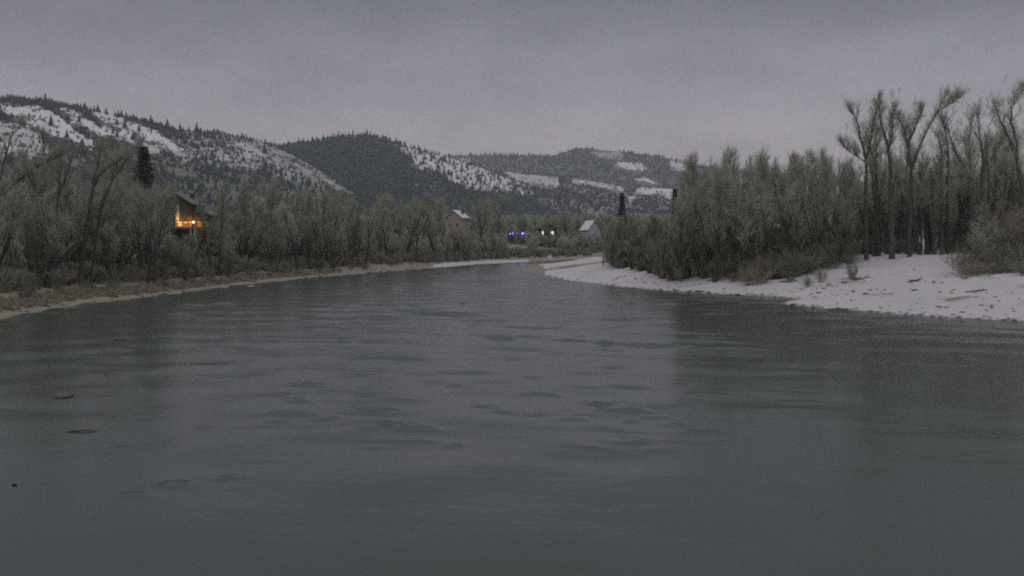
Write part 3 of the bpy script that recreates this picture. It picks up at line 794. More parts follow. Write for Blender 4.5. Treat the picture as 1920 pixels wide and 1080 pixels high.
hero('cottonwood_tree', 'tallest cottonwood, split into two bare limbs high above the snowy bank', 138,
     [([(1930, 498), (1926, 440), (1917, 353), (1906, 291), (1893, 259), (1879, 234), (1871, 212)], .46, .06), ([(1906, 291), (1907, 271), (1898, 228), (1897, 200), (1908, 188), (1918, 174)], .24, .04)],
     [(1870, 212, 24, 20, 32), (1895, 195, 24, 26, 26), (1912, 178, 20, 18, 20)], 38)
hero('cottonwood_tree', 'bare cottonwood half out of view beside the tallest split one', 143,
     [([(1965, 490), (1962, 400), (1955, 300), (1945, 250), (1938, 205)], .4, .06), ([(1955, 300), (1972, 250), (1985, 210)], .2, .05)],
     [(1940, 215, 24, 30, 24)], 39)

# left bank: crooked trees whose limbs show against the snow
hero('cottonwood_tree', 'crooked cottonwood leaning right with an upright bare tip, at the left end of the wood', 128,
     [([(-40, 545), (-22, 440), (0, 371), (20, 350), (48, 328), (70, 312), (78, 292), (83, 270)], .36, .06), ([(70, 313), (88, 303), (108, 293)], .12, .04), ([(-10, 390), (0, 310), (8, 255), (20, 232)], .2, .04)],
     [(14, 250, 30, 30, 18), (90, 300, 30, 24, 10)], 51, dense=.8)
hero('cottonwood_tree', 'cottonwood with trunk curving left and dark forked top, near the left end of the wood', 127,
     [([(104, 540), (100, 470), (95, 420), (80, 383), (66, 352), (56, 334)], .27, .12), ([(80, 384), (88, 350), (84, 318)], .12, .04), ([(58, 338), (40, 318), (30, 296)], .12, .04)],
     [(40, 312, 40, 30, 18)], 52, dense=.8)
hero('cottonwood_tree', 'slender straight cottonwood with narrow fork, left part of the wood', 130,
     [([(112, 540), (104, 440), (107, 373), (112, 345), (116, 318)], .2, .07), ([(107, 375), (122, 340), (135, 310)], .1, .04)],
     [(120, 316, 34, 26, 16)], 53, dense=.8)
hero('cottonwood_tree', 'dark V-forked cottonwood standing out above the left wood', 129,
     [([(150, 545), (160, 440), (174, 352), (180, 323), (184, 305), (188, 288)], .3, .08), ([(175, 350), (186, 332), (208, 312), (222, 304), (234, 298)], .22, .05)],
     [(188, 296, 24, 20, 14), (226, 300, 26, 16, 12)], 54, dense=.7)
hero('cottonwood_tree', 'thin leaning cottonwood right of the dark V-forked tree', 131,
     [([(170, 545), (182, 430), (194, 374), (208, 343), (222, 323), (238, 300)], .2, .05), ([(208, 343), (206, 322), (214, 300)], .08, .03)],
     [(236, 306, 26, 16, 14)], 55, dense=.7)

# the dense woods: individual trees, row behind row
SKY_L = [(-160, 285), (0, 296), (60, 305), (100, 300), (150, 306), (200, 312), (240, 318), (300, 334), (350, 345), (400, 334), (450, 328), (500, 330), (560, 334), (600, 342), (650, 350), (700, 350), (760, 362), (820, 364), (860, 378), (900, 362), (940, 368), (980, 384), (1040, 392), (1100, 390), (1160, 396)]
SKY_R = [(1140, 404), (1165, 400), (1200, 394), (1260, 398), (1285, 320), (1308, 282), (1350, 270), (1400, 276), (1432, 290), (1455, 248), (1475, 284), (1510, 268), (1550, 256), (1580, 258), (1600, 300), (1660, 290), (1700, 310), (1760, 285), (1830, 262), (1920, 250), (2010, 240)]
def shore_Y(px):
    xs, ys = zip(*LEFT_PX)
    return flat(px, float(np.interp(px, xs, ys)))[1]
GAPS = [(318, 400, 182, 433), (846, 872, 338, 423), (950, 990, 425, 449), (1008, 1046, 425, 449), (1076, 1132, 440, 448), (172, 198, 155, 408)]
def gap_hit(px, Y, half):
    return max([lim for a, b, yy, lim in GAPS if a - half < px < b + half and Y < yy], default=0)
rnd = random.Random(77)
def zone(px):
    if px < 310: return 'bare grey cottonwood in the tangled wood left of the lit balcony house', 'bare trees left of the lit house'
    if px < 640: return 'bare grey cottonwood in the wood right of the lit balcony house', 'bare trees right of the lit house'
    if px < 900: return 'bare grey cottonwood in the wood along the middle of the left bank', 'bare trees along the middle of the left bank'
    return 'small far bare tree by the village lights beyond the river bend', 'far bare trees by the village'
ALLK = list(range(13)); SPREAD = [0, 1, 2, 3, 4, 5, 6]; WIL = [9, 10, 11, 12]
Yrow = [19, 29, 42, 60]
for r, dY in enumerate(Yrow):
    px = -110.0 + r * 9
    while px < 1150:
        Y = shore_Y(max(px, 0)) + dY * (1 if px < 600 else 1.15) + rnd.uniform(-4, 4)
        step = 6.8 / Y * F * rnd.uniform(.75, 1.3) * (1.25 if px > 800 else 1)
        top = float(interp_line(SKY_L, px))
        drop = (64, 36, 12, 0)[r] * (Y and 140 / Y) ** .7
        top2 = top + drop * rnd.uniform(.35, 1.2) + rnd.uniform(-6, 8)
        half = 2.4 / Y * F
        lim = gap_hit(px, Y, half)
        if not lim or (r < 3 and px < 900):
            lb, gp = zone(px)
            put_tree(px, Y, max(top2, lim + rnd.uniform(0, 8)) if lim else top2, lb, gp, WIL + SPREAD if r < 2 else SPREAD + [7, 8], sx=rnd.uniform(.9, 1.25))
        px += step
# right bank woods
for r, (Y0, drop) in enumerate(((143, 46), (150, 26), (158, 8), (168, 2), (180, 0), (196, 0))):
    px = 1290.0 - 12 * r
    while px < 1985:
        inside = px < 1592
        Y = Y0 + rnd.uniform(-3.5, 3.5) + (0 if px < 1592 else 18) + max(0, (1340 - px) * .12)
        step = (4.4 if inside else 4.2) / Y * F * rnd.uniform(.75, 1.25)
        top = float(interp_line(SKY_R, px)) + drop * rnd.uniform(.3, 1.2) + (rnd.choice((-8, 0, 6, 14, 26, 42)) + rnd.uniform(-5, 5)) + (0 if inside else rnd.uniform(-12, 38))
        open_ = (1590 < px < 1800 and r < 1) or (1715 < px < 1745 and r > 3)
        if not open_:
            if inside:
                put_tree(px, Y, top, 'bare twiggy tree in the dense grove left of the tall cottonwoods', 'bare trees of the right bank grove', [5, 6, 7, 8, 5, 6, 9, 11, 2], sx=rnd.uniform(.6, .95))
            else:
                if r % 2: top = 325 + rnd.uniform(-40, 50)
                put_tree(px, Y, top, 'slim bare tree filling the space behind the tall cottonwoods', 'bare trees behind the tall cottonwoods', [0, 1, 2, 5, 6, 9, 11, 12], sx=rnd.uniform(.7, 1.05))
        px += step
for r, Y0 in enumerate((185, 205, 235, 270)):
    px = 1130.0 + 8 * r
    while px < 1300:
        Y = Y0 + rnd.uniform(-6, 6) + max(0, 1230 - px) * .25
        top = float(interp_line(SKY_R, min(px, 1262))) + (22, 12, 4, 0)[r] * rnd.uniform(.2, 1.2)
        put_tree(px, Y, top, 'low bare tree at the tip of the snowy gravel bar, left of the grove', 'low bare trees at the gravel bar tip', [13, 14, 13, 14, 2, 6], sx=rnd.uniform(.75, 1.05))
        px += 5.6 / Y * F * rnd.uniform(.8, 1.25)

px = -100.0
while px < 700:
    Ys = shore_Y(max(px, 0))
    for dY in (14, 20, 26):
        pp = px + rnd.uniform(-14, 14); Y = Ys + dY + rnd.uniform(-2, 2)
        lim = gap_hit(pp, Y, 6)
        top = float(interp_line(SKY_L, pp)) + rnd.uniform(70, 135) * 130 / Y
        put_tree(pp, Y, max(top, lim), 'low many-stemmed willow at the front edge of the left wood', 'low willows at the front of the left wood', [9, 13, 14, 11, 3, 13, 14, 10], sx=rnd.uniform(.8, 1.1))
    px += 8.0 / Ys * F * rnd.uniform(.8, 1.25)
for px_, Y_, t_ in ((262, 143, 338), (278, 141, 334), (291, 144, 330), (270, 146, 328), (285, 147, 336)):
    put_tree(px_, Y_, t_, 'bare cottonwood in front of the dark conifer in the left wood', 'bare trees in front of the dark conifer', [0, 1, 3, 4], sx=.8)
for px_, Y_, t_ in ((318, 168, 352), (397, 166, 352), (410, 170, 340), (306, 170, 345)):
    put_tree(px_, Y_, t_, 'thin bare tree screening the lit balcony house', 'thin trees in front of the lit house', [5, 6, 7, 8], sx=.55)
for k in range(34):
    px_ = 1632 + k * 9.2 + rnd.uniform(-5, 5)
    put_tree(px_, 154 + rnd.uniform(-3, 14), float(interp_line([(1620, 262), (1660, 225), (1740, 262), (1780, 240), (1840, 232), (1920, 205)], px_)) + rnd.choice((0, 10, 25, 50)), 'slender see-through cottonwood standing between the tall forked ones', 'slender trees among the tall cottonwoods', [15, 16, 17], sx=rnd.uniform(.7, 1.0))
# conifers that stand out among the bare trees
random.seed(3)
def bank_conifer(px, Y, top_py, label, wide=1.1, m=None):
    x = (px - 960) / F / CT * Y
    z = gz(x, Y); h = at(px, top_py, Y).z - z
    o = conifer(px, 0, Vector((x, Y, z)), h, label, None, wide)
    return o
def spruce(px, Y, top_py, label, wide, m, clear=.22):
    """large conifer near enough to show boughs"""
    x = (px - 960) / F / CT * Y
    z = gz(x, Y); h = at(px, top_py, Y).z - z
    r = random.Random(px); tw, V, Fq = [], [], []
    tube(V, Fq, [Vector((0, 0, -.2)), Vector((.05, 0, h * .5)), Vector((0, .05, h * .98))], [.009 * h, .007 * h, .02], 6)
    n = int(34 * h / 8 * (1 - clear) ** .6)
    for k in range(n):
        f = clear + (.99 - clear) * (k + r.random()) / n
        for b in range(6):
            a = r.uniform(0, 6.28); L = wide * h * ((1.02 - f) / (1.02 - clear)) ** 1.15 * r.uniform(.6, 1.1)
            d = Vector((math.cos(a), math.sin(a), -.25 + .5 * f))
            q = bent(Vector((0, 0, f * h)), d, L, r, 2, .06, .02)
            tw.append((q[0], q[1], q[2], .05))
            for t in range(9):
                g = r.uniform(.15, 1); pp = q[0].lerp(q[2], g)
                e = Vector((r.gauss(0, .7) + d.x * .6, r.gauss(0, .7) + d.y * .6, r.uniform(-.7, .1))).normalized()
                tw.append((pp, pp + e * .35, pp + e * .75, .06))
    o = empty('spruce_tree', (x, Y, z), label, 'conifer')
    link('trunk', np_mesh('trunk', np.array(V), [np.array(Fq)], True, M['bark']), o)
    link('crown', twig_mesh('crown', tw, M[m]), o)
spruce(275, 150, 272, 'dark brownish conifer with a pointed head rising out of the left wood', .11, 'dark_needles', .68)
spruce(1165, 300, 360, 'pointed dark green spruce right of the grey gabled house', .17, 'needles')
spruce(1264, 290, 352, 'thin dark spruce against the snow at the left edge of the grove', .07, 'needles')

# bushes along the banks
random.seed(12)
rb = random.Random(5)
px = -80.0
while px < 1120:
    Ys = shore_Y(max(px, 0))
    for dY in (10, 15, 21):
        Y = Ys + (dY + rb.uniform(-2, 2)) * (1 if px < 700 else 1.6)
        pp = px + rb.uniform(-8, 8)
        blocked = gap_hit(pp, Y, 0)
        lb = ('brown willow bush at the wood edge above the dry grass, left of the lit house', 'willow bushes left of the lit house') if pp < 310 else \
             (('grey brown willow bush fringing the wood right of the lit house', 'willow bushes right of the lit house') if pp < 760 else ('small dark bush on the far shore near the snow strip', 'bushes on the far shore'))
        put_bush(pp, Y, (rb.uniform(1.0, 2.2) if dY == 10 else rb.uniform(1.8, 3.4)) * (1.2 if blocked else 1), lb[0], lb[1], w=1.2)
    px += 3.3 / Ys * F * rb.uniform(.8, 1.2)
for k in range(14):
    put_bush(316 + k * 6.5, 174 + rb.uniform(-3, 1), rb.uniform(2.0, 3.2), 'bare bush below the lit balcony', 'bushes below the lit balcony', w=1.2)
# fringe of the right bank grove
for k in range(92):
    pp = 1150 + k * 4.8 + rb.uniform(-4, 4)
    Yb = float(np.interp(pp, [1150, 1230, 1300, 1420, 1500, 1590], [196, 172, 150, 132, 134, 140])) + rb.uniform(0, 7)
    put_bush(pp, Yb + (2 if k % 2 else 7), rb.uniform(1.5, 3.4) if k % 2 else rb.uniform(3.4, 5.6), 'dark willow bush along the foot of the right bank grove', 'willow bushes at the foot of the grove', w=1.25)
for pp, Yb, h, w, lb in ((1540, 133, 2.6, .9, 'pale twiggy bush on the snow in front of the grove'), (1598, 131, 3.2, .8, 'dark green bush standing alone at the right end of the grove'),
                         (1512, 131, 2.0, 1.0, 'low bush at a sandy hummock in front of the grove')):
    put_bush(pp, Yb, h, lb, None, w=w)
for k in range(34):
    pp = 1806 + (k % 17) * 9.5 + rb.uniform(-5, 5)
    put_bush(pp, (113 if k < 17 else 124) + rb.uniform(-4, 5), (rb.uniform(1.0, 2.0) if k < 17 else rb.uniform(2.2, 4.4)) + .05 * (k % 17), 'dark low bush in the thicket spilling over the snow below the tallest cottonwood', 'low bushes below the tallest cottonwood', w=1.5)
for px_, t_ in ((1850, 400), (1872, 372), (1895, 390), (1915, 360), (1940, 380), (1835, 420), (1883, 410)):
    put_tree(px_, 132 + rb.uniform(-4, 6), t_, 'dark brushy willow behind the thicket at the right end of the snow', 'brushy willows at the right end of the snow', [9, 10, 11, 12], sx=1.1)
for k in range(26):
    pp = 1600 + k * 13 + rb.uniform(-6, 6)
    if 1700 < pp < 1765: continue
    put_bush(pp, 160 + rb.uniform(-4, 10), rb.uniform(2.2, 4.6), 'brush between the trunks of the tall cottonwoods', 'brush among the tall cottonwoods', w=1.2)

# uncountable undergrowth filling the woods, and dry grass on the left shore
ug = np.random.default_rng(9)
def mass(name, label, n, ptsf, h0, h1, m, protos, wide):
    P = ptsf(n)
    z = ground_z(P[:, 0], P[:, 1]); d = river_dist(P[:, 0], P[:, 1])
    P = np.column_stack([P, z])[d > 3]
    me = merged(name, protos, P, ug.uniform(h0, h1, len(P)), ug, m, wide)
    tag(link(name, me), label, 'undergrowth', None, 'stuff')
FINE = [shrub_np(prng, 70) for _ in range(5)]
def left_pts(n):
    px = ug.uniform(-120, 1150, n); Ys = np.array([shore_Y(max(p, 0)) for p in px]); Y = Ys + ug.uniform(34, 95, n)
    ok = np.array([not gap_hit(p, y, 4) for p, y in zip(px, Y)])
    return np.stack([(px - 960) / F / CT * Y, Y], -1)[ok]
def left_front(n):
    px = ug.uniform(-120, 1150, n) ** 1.0; Ys = np.array([shore_Y(max(p, 0)) for p in px]); Y = Ys + ug.uniform(17, 38, n)
    return np.stack([(px - 960) / F / CT * Y, Y], -1)
mass('undergrowth', 'low brown brush between the front trunks of the left bank wood', 1100, left_front, 1.4, 3.2, M['brown_twig'], FINE, 1.0)
mass('undergrowth', 'tangled bare undergrowth filling the left bank wood', 3400, left_pts, 3.0, 7.5, M['twig'], FINE, .9)
def right_pts(n):
    px = np.concatenate((ug.uniform(1150, 1600, n // 2), ug.uniform(1600, 2000, n // 2))); Y = np.where(px < 1600, ug.uniform(150, 215, n // 2 * 2), ug.uniform(178, 230, n // 2 * 2)) + np.clip(1260 - px, 0, 200) * .4
    ok = ~((px > 1690) & (px < 1770))
    return np.stack([(px - 960) / F / CT * Y, Y], -1)[ok]
mass('undergrowth', 'bare undergrowth filling the right bank grove', 1700, right_pts, 3.0, 7.0, M['dark_twig'], FINE, .9)
def far_pts(n):
    Y = ug.uniform(480, 1150, n); px = ug.uniform(250, 1350, n)
    return np.stack([(px - 960) / F / CT * Y, Y], -1)
mass('valley_woods', 'grey bare woods on the valley floor beyond the river', 3600, far_pts, 9.0, 17.0, M['twig'], FINE, .8)
def grass_pts(n):
    px = ug.uniform(-60, 640, n); Ys = np.array([shore_Y(max(p, 0)) for p in px]); Y = Ys + ug.uniform(3.2, 13, n)
    return np.stack([(px - 960) / F / CT * Y, Y], -1)
P = grass_pts(3600); z = ground_z(P[:, 0], P[:, 1])
me = merged('dry_grass', SHR, np.column_stack([P, z]), ug.uniform(.25, .8, len(P)), ug, M['dry_grass'], 1.0)
tag(link('dry_grass', me), 'dry tan grass along the left shore', 'grass', None, 'stuff')

def bar_pts(n):
    px = ug.uniform(1080, 1900, n); f = ug.random(n) ** .8
    lo = np.interp(px, [1060, 1250, 1440, 1600, 1920], [160, 128, 112, 99, 91]); hi = np.interp(px, [1060, 1250, 1440, 1600, 1920], [196, 150, 132, 140, 122])
    Y = lo + (hi - lo) * (.25 + .8 * f); x = (px - 960) / F / CT * Y
    ok = fbm(x * .12, Y * .2, 95, 3) > .50
    return np.stack([x, Y], -1)[ok]
P = bar_pts(1500); z = ground_z(P[:, 0], P[:, 1])
me = merged('dry_grass', SHR, np.column_stack([P, z]), ug.uniform(.1, .42, len(P)), ug, M['dry_grass'], 1.3)
tag(link('dry_grass', me), 'dry grass stalks poking through the snow of the right gravel bar', 'grass', None, 'stuff')

# ------------------------------------------------------------------ houses
class B:
    def __init__(s): s.V, s.F = [], []
    def box(s, x0, x1, y0, y1, z0, z1):
        b = len(s.V)
        s.V += [(x, y, z) for z in (z0, z1) for y in (y0, y1) for x in (x0, x1)]
        s.F += [(b, b + 2, b + 3, b + 1), (b + 4, b + 5, b + 7, b + 6), (b, b + 1, b + 5, b + 4), (b + 2, b + 6, b + 7, b + 3), (b, b + 4, b + 6, b + 2), (b + 1, b + 3, b + 7, b + 5)]
        return s
    def prism(s, poly, y0, y1):
        """poly in (x, z), extruded along y"""
        b, n = len(s.V), len(poly)
        s.V += [(x, y0, z) for x, z in poly] + [(x, y1, z) for x, z in poly]
        s.F += [tuple(range(b, b + n)), tuple(range(b + 2 * n - 1, b + n - 1, -1))] + [(b + i, b + n + i, b + n + (i + 1) % n, b + (i + 1) % n) for i in range(n)]
        return s
    def ball(s, c, r, n=8):
        b = len(s.V)
        for i in range(1, n):
            for k in range(n * 2):
                a, t = math.pi * i / n, math.pi * k / n
                s.V.append((c[0] + r * math.sin(a) * math.cos(t), c[1] + r * math.sin(a) * math.sin(t), c[2] + r * math.cos(a)))
        w = 2 * n
        for i in range(n - 2):
            for k in range(w):
                s.F.append((b + i * w + k, b + (i + 1) * w + k, b + (i + 1) * w + (k + 1) % w, b + i * w + (k + 1) % w))
        s.F.append(tuple(range(b + w - 1, b - 1, -1))[::-1]); s.F.append(tuple(range(b + (n - 2) * w, b + (n - 1) * w))[::-1])
        return s
    def make(s, name, m, parent=None):
        me = bpy.data.meshes.new(name); me.from_pydata(s.V, [], s.F); me.validate(); me.update(); me.materials.append(m)
        return link(name, me, parent)
def house(name, label, px, Y, base_z, rz, w, d, hw, hr, wall, roof, windows=(), chimney=None, over=.45, door=None, cat='house', snow_roof=True):
    """gabled house: ridge along local y; windows (x, z, w, h, face, lit material or None), face f = gable front, r = right side, l = left side"""
    x = (px - 960) / F / CT * Y
    o = empty(name, (x, Y, base_z), label, cat, None, rz)
    B().prism([(-w / 2, 0), (w / 2, 0), (w / 2, hw), (0, hw + hr), (-w / 2, hw)], -d / 2, d / 2).make('wall', M[wall], o)
    k = hr / (w / 2); th = .22
    e = w / 2 + over
    ro = B()
    for s in (-1, 1):
        ro.prism([(0, hw + hr + .012), (s * e, hw - over * k + .012), (s * e, hw - over * k + th), (0, hw + hr + th)], -d / 2 - over, d / 2 + over)
    rf = ro.make('roof', M['shingle'], o)
    if snow_roof:
        sn = B()
        for s in (-1, 1):
            sn.prism([(0, hw + hr + th + .012), (s * (e - .06), hw - (over - .06) * k + th + .012), (s * (e - .06), hw - (over - .06) * k + th + .16), (0, hw + hr + th + .2)], -d / 2 - over + .05, d / 2 + over - .05)
        sn.make('snow_cover', M['snow'], rf)
    if chimney:
        cx, cy, cw, ch = chimney
        zc = hw + hr - abs(cx) * k
        B().box(cx - cw, cx + cw, cy - cw, cy + cw, zc - .3, zc + ch).box(cx - cw - .08, cx + cw + .08, cy - cw - .08, cy + cw + .08, zc + ch + .003, zc + ch + .15).make('chimney', M['stone'], rf)
    for (wx, wz, ww, wh, face, lit) in windows:
        fr, pn = B(), B()
        def bx(bb, a0, a1, z0, z1, d0, d1):
            if face == 'f': bb.box(a0, a1, -d / 2 - d1, -d / 2 - d0, z0, z1)
            elif face == 'r': bb.box(w / 2 + d0, w / 2 + d1, a0, a1, z0, z1)
            else: bb.box(-w / 2 - d1, -w / 2 - d0, a0, a1, z0, z1)
        a0, a1, z0, z1 = wx - ww / 2, wx + ww / 2, wz, wz + wh
        t = .09
        bx(fr, a0 - t, a0, z0, z1, .003, .08); bx(fr, a1, a1 + t, z0, z1, .003, .08); bx(fr, a0 - t, a1 + t, z0 - t, z0, .003, .10); bx(fr, a0 - t, a1 + t, z1, z1 + t, .003, .08)
        bx(fr, (a0 + a1) / 2 - .025, (a0 + a1) / 2 + .025, z0, z1, .03, .06)
        wo_ = fr.make('window', M['white_paint'], o)
        bx(pn, a0, a1, z0, z1, .003, .025)
        pn.make('pane', M[lit] if lit else M['glass'], wo_)
    if door:
        dx, dw, dh, dm = door
        dr = B().box(dx - dw / 2, dx + dw / 2, -d / 2 - .07, -d / 2 - .003, .15, dh).make('door', M[dm], o)
        B().ball((dx + dw * .38, -d / 2 - .12, dh * .48), .05, 5).make('handle', M['metal'], dr)
    return o
def lamp(parent, loc, color, watts, name='lamp_light', size=.12, aim=None):
    l = bpy.data.lights.new(name, 'SPOT' if aim else 'POINT'); l.energy, l.color, l.shadow_soft_size = watts, color, size
    o = bpy.data.objects.new(name, l)
    if aim:
        l.spot_size, l.spot_blend = math.radians(150), .5
        o.rotation_euler = Vector(aim).to_track_quat('-Z', 'Y').to_euler()
    o = o; COL.objects.link(o); o.parent = parent; o.location = loc
    return o

# the house with the lit balcony, above the left bank
HY = 184.0
hx = (346 - 960) / F / CT * HY
base = at(346, 444, HY).z
lit = house('chalet_house', 'dark timber house with an orange lit balcony among the trees of the left bank', 346, HY, base - 1.5, 0.0, 6.4, 8.0, at(346, 383, HY).z - base + 1.5, 2.0, 'dark_wood', 'shingle',
            chimney=(1.6, 1.0, .35, 1.0), snow_roof=False)
lz = lambda py: at(346, py, HY).z - base + 1.5
lx = lambda px: (px - 346) / F * (HY - 4)
B().box(lx(343), lx(353), -4.18, -4.003, lz(413), lz(385)).make('wall_panel', M['cream'], lit)
# side wing carrying the balcony
B().prism([(3.203, 0), (6.6, 0), (6.6, lz(404)), (4.9, lz(396)), (3.203, lz(404))], -3.2, 2.5).make('wing', M['dark_wood'], lit)
B().prism([(3.21, lz(404) + .01), (4.9, lz(396) + .01), (6.9, lz(405) + .01), (6.9, lz(405) + .25), (4.9, lz(396) + .25), (3.21, lz(404) + .25)], -3.8, 2.8).make('wing_roof', M['shingle'], lit)
B().box(lx(338), lx(388), -5.6, -4.22, lz(429), lz(427)).make('balcony_floor', M['warm_wood'], lit)
B().box(lx(345), 3.19, -4.10, -4.006, lz(427) + .02, lz(416)).box(3.21, 6.5, -3.32, -3.21, lz(427) + .02, lz(416)).make('lit_cladding', M['warm_wood'], lit)
rail = B()
for k in range(25):
    xx = lx(338) + (lx(388) - lx(338)) * k / 24
    rail.box(xx - .02, xx + .02, -5.58, -5.54, lz(427) + .01, lz(420))
rail.box(lx(338) - .05, lx(388) + .05, -5.62, -5.5, lz(420) + .003, lz(420) + .07)
rail.make('railing', M['warm_wood'], lit)
for xx, py0 in ((378, 443), (386, 444), (340, 444)):
    B().box(lx(xx) - .1, lx(xx) + .1, -5.55, -5.35, lz(454), lz(429) - .003).make('post', M['white_paint'], lit)
B().box(lx(386.5) - .09, lx(386.5) + .09, -5.5, -5.33, lz(427) + .003, lz(415)).make('post', M['white_paint'], lit)
for nm, px_, pz0, pz1, ww, mm in (('window', 354, 425, 417.5, .75, 'amber'), ('window', 365, 419.5, 417.2, .7, 'amber')):
    f_ = B().box(lx(px_) - ww / 2 - .07, lx(px_) + ww / 2 + .07, -4.17, -4.103, lz(pz0) - .07, lz(pz1) + .07).make('window', M['warm_wood'], lit)
    B().box(lx(px_) - ww / 2, lx(px_) + ww / 2, -4.20, -4.173, lz(pz0), lz(pz1)).make('pane', M[mm], f_)
bl = empty('wall_lamp', (hx + lx(379.5), HY - 4.3, base - 1.5 + lz(417.5)), 'glowing amber lamp at the right end of the lit balcony', 'lamp')
B().ball((0, 0, 0), .24, 6).make('globe', M['amber_lamp'], bl)
B().box(-.05, .05, .15, .9, .05, .12).make('bracket', M['metal'], bl)
lamp(bl, (0, -.75, .25), (1.0, .52, .16), 110, aim=(-.35, 1, -.45))
bl2 = empty('wall_lamp', (hx + lx(352), HY - 4.55, base - 1.5 + lz(415.5)), 'small amber lamp under the pale panel of the lit balcony house', 'lamp')
B().ball((0, 0, 0), .1, 6).make('globe', M['amber_lamp'], bl2)
B().box(-.03, .03, .08, .36, -.02, .03).make('bracket', M['metal'], bl2)
lamp(bl2, (0, -.75, 0), (1.0, .62, .22), 70, aim=(.15, 1, .25))
# a snowy-roofed hut left of it
hut = house('garden_hut', 'small dark hut with a snow capped roof left of the lit balcony house', 184, 160, at(184, 445, 160).z, math.radians(28), 2.4, 3.0, at(184, 410, 160).z - at(184, 445, 160).z, .7, 'dark_wood', 'shingle', windows=((0, 1.4, .6, .6, 'f', None),), cat='hut')
# houses by the far bend
house('village_house', 'beige two storey house with snow on its roof beyond the middle of the left bank', 858, 342, at(858, 446, 342).z, math.radians(-18), 6.6, 8, at(858, 409, 342).z - at(858, 446, 342).z, 2.6, 'beige', 'shingle',
      windows=((-1.5, 4.2, 1.0, 1.4, 'f', None), (1.5, 4.2, 1.0, 1.4, 'f', None), (0, 1.2, 1.2, 1.4, 'f', None)), chimney=(1.8, .5, .4, 2.0))
cab = house('cabin', 'dark cabin strung with blue lights near the river bend', 968, 436, at(968, 462, 436).z, math.radians(4), 8.0, 7.0, at(968, 440, 436).z - at(968, 462, 436).z, 1.9, 'dark_wood', 'shingle',
            windows=((-1.0, 2.6, .8, 1.0, 'f', None),), snow_roof=False, cat='cabin')
ls = empty('light_string', at(968, 438, 431.0), 'string of violet and blue lights along the eave of the dark cabin', 'lights')
def bulb(px, py, r, m):
    p = at(px, py, 431.0) - Vector(ls.location)
    B().ball(p, r, 6).make('bulb', M[m], ls)
wire = B(); 
for a_, b_ in (((956, 438.5), (962, 437.6)), ((962, 437.6), (969, 437.4)), ((969, 437.4), (980, 438.2))):
    p, q = at(*a_, 431.0) - Vector(ls.location), at(*b_, 431.0) - Vector(ls.location)
    wire.box(min(p.x, q.x), max(p.x, q.x), -.03, .03, min(p.z, q.z) - .04, max(p.z, q.z) + .04)
wire.make('wire', M['metal'], ls)
for px_, py_, r_, m_ in ((956.5, 438.6, .34, 'violet_led'), (962, 437.8, .38, 'violet_led'), (968.5, 437.4, .42, 'violet_led'), (974, 437.8, .32, 'violet_led')):
    bulb(px_, py_, r_, m_)
fl = empty('flood_lamp', at(979.5, 438, 430.5), 'bright blue lamp on the right corner of the dark cabin', 'lamp')
B().ball((0, 0, .1), .5, 8).make('globe', M['blue_led'], fl)
B().box(-.1, .1, .2, 1.6, -.5, -.35).make('bracket', M['metal'], fl)
lamp(fl, (0, -.9, .2), (.16, .16, 1.0), 70, size=.4)
pl = empty('porch_lamp', at(966.5, 444, 430.5), 'white lamp below the blue lights of the dark cabin', 'lamp')
B().ball((0, 0, 0), .42, 6).make('globe', M['warm_white'], pl)
B().box(-.06, .06, .3, 1.4, -.1, .05).make('bracket', M['metal'], pl)
house('village_house', 'dark house with three lit windows right of the blue lights', 1026, 438, at(1026, 462, 438).z, 0.0, 9.0, 7.0, at(1026, 428, 438).z - at(1026, 462, 438).z, 2.6, 'dark_wood', 'shingle',
      windows=((-2.35, 5.5, .75, 2.0, 'f', 'warm_white'), (-1.55, 4.2, .9, .9, 'f', 'orange_lamp'), (2.35, 5.9, 1.2, 1.5, 'f', 'cool_white')), snow_roof=False)
house('village_house', 'grey gabled house with one bright snowy roof slope near the river bend', 1106, 452, at(1106, 462, 452).z, math.radians(24), 7.0, 8.5, at(1106, 431, 452).z - at(1106, 462, 452).z, 4.4, 'greyblue', 'shingle',
      windows=((0, 5.4, .8, 1.1, 'f', None),))
# behind the tall cottonwoods
house('garage', 'low dark garage with a pale door behind the tall cottonwoods', 1789, 186, gz((1789 - 960) / F * 186, 186) - .1, math.radians(-4), 4.4, 5, 3.2, 1.2, 'dark_wood', 'shingle', door=(0, 1.3, 2.3, 'pale_door'), cat='garage')
yl = empty('yard_lamp', (at(1590, 417, 176).x, 176, gz(at(1590, 417, 176).x, 176)), 'small white lamp on a thin post at the right end of the grove', 'lamp')
hyl = at(1590, 417, 176).z - yl.location.z
B().box(-.04, .04, -.04, .04, 0, hyl - .12).make('post', M['metal'], yl)
B().ball((0, 0, hyl), .14, 6).make('globe', M['cool_white'], yl)
# snow-topped boards between the trunks
tb = empty('garden_bench', (at(1752, 466, 172).x, 172, gz(at(1752, 466, 172).x, 172)), 'snow covered wooden bench between the trunks of the tall cottonwoods', 'bench', None, .1)
B().box(-1.5, 1.5, -.25, .25, .42, .5).make('seat', M['dark_wood'], tb)
B().box(-1.48, 1.48, -.24, .24, .503, .62).make('snow_cover', M['snow'], tb)
B().box(-1.5, 1.5, .26, .33, .55, 1.0).make('backrest', M['dark_wood'], tb)
for sx in (-1.3, 1.3):
    B().box(sx - .06, sx + .06, -.22, .25, 0, .417).make('leg', M['dark_wood'], tb)

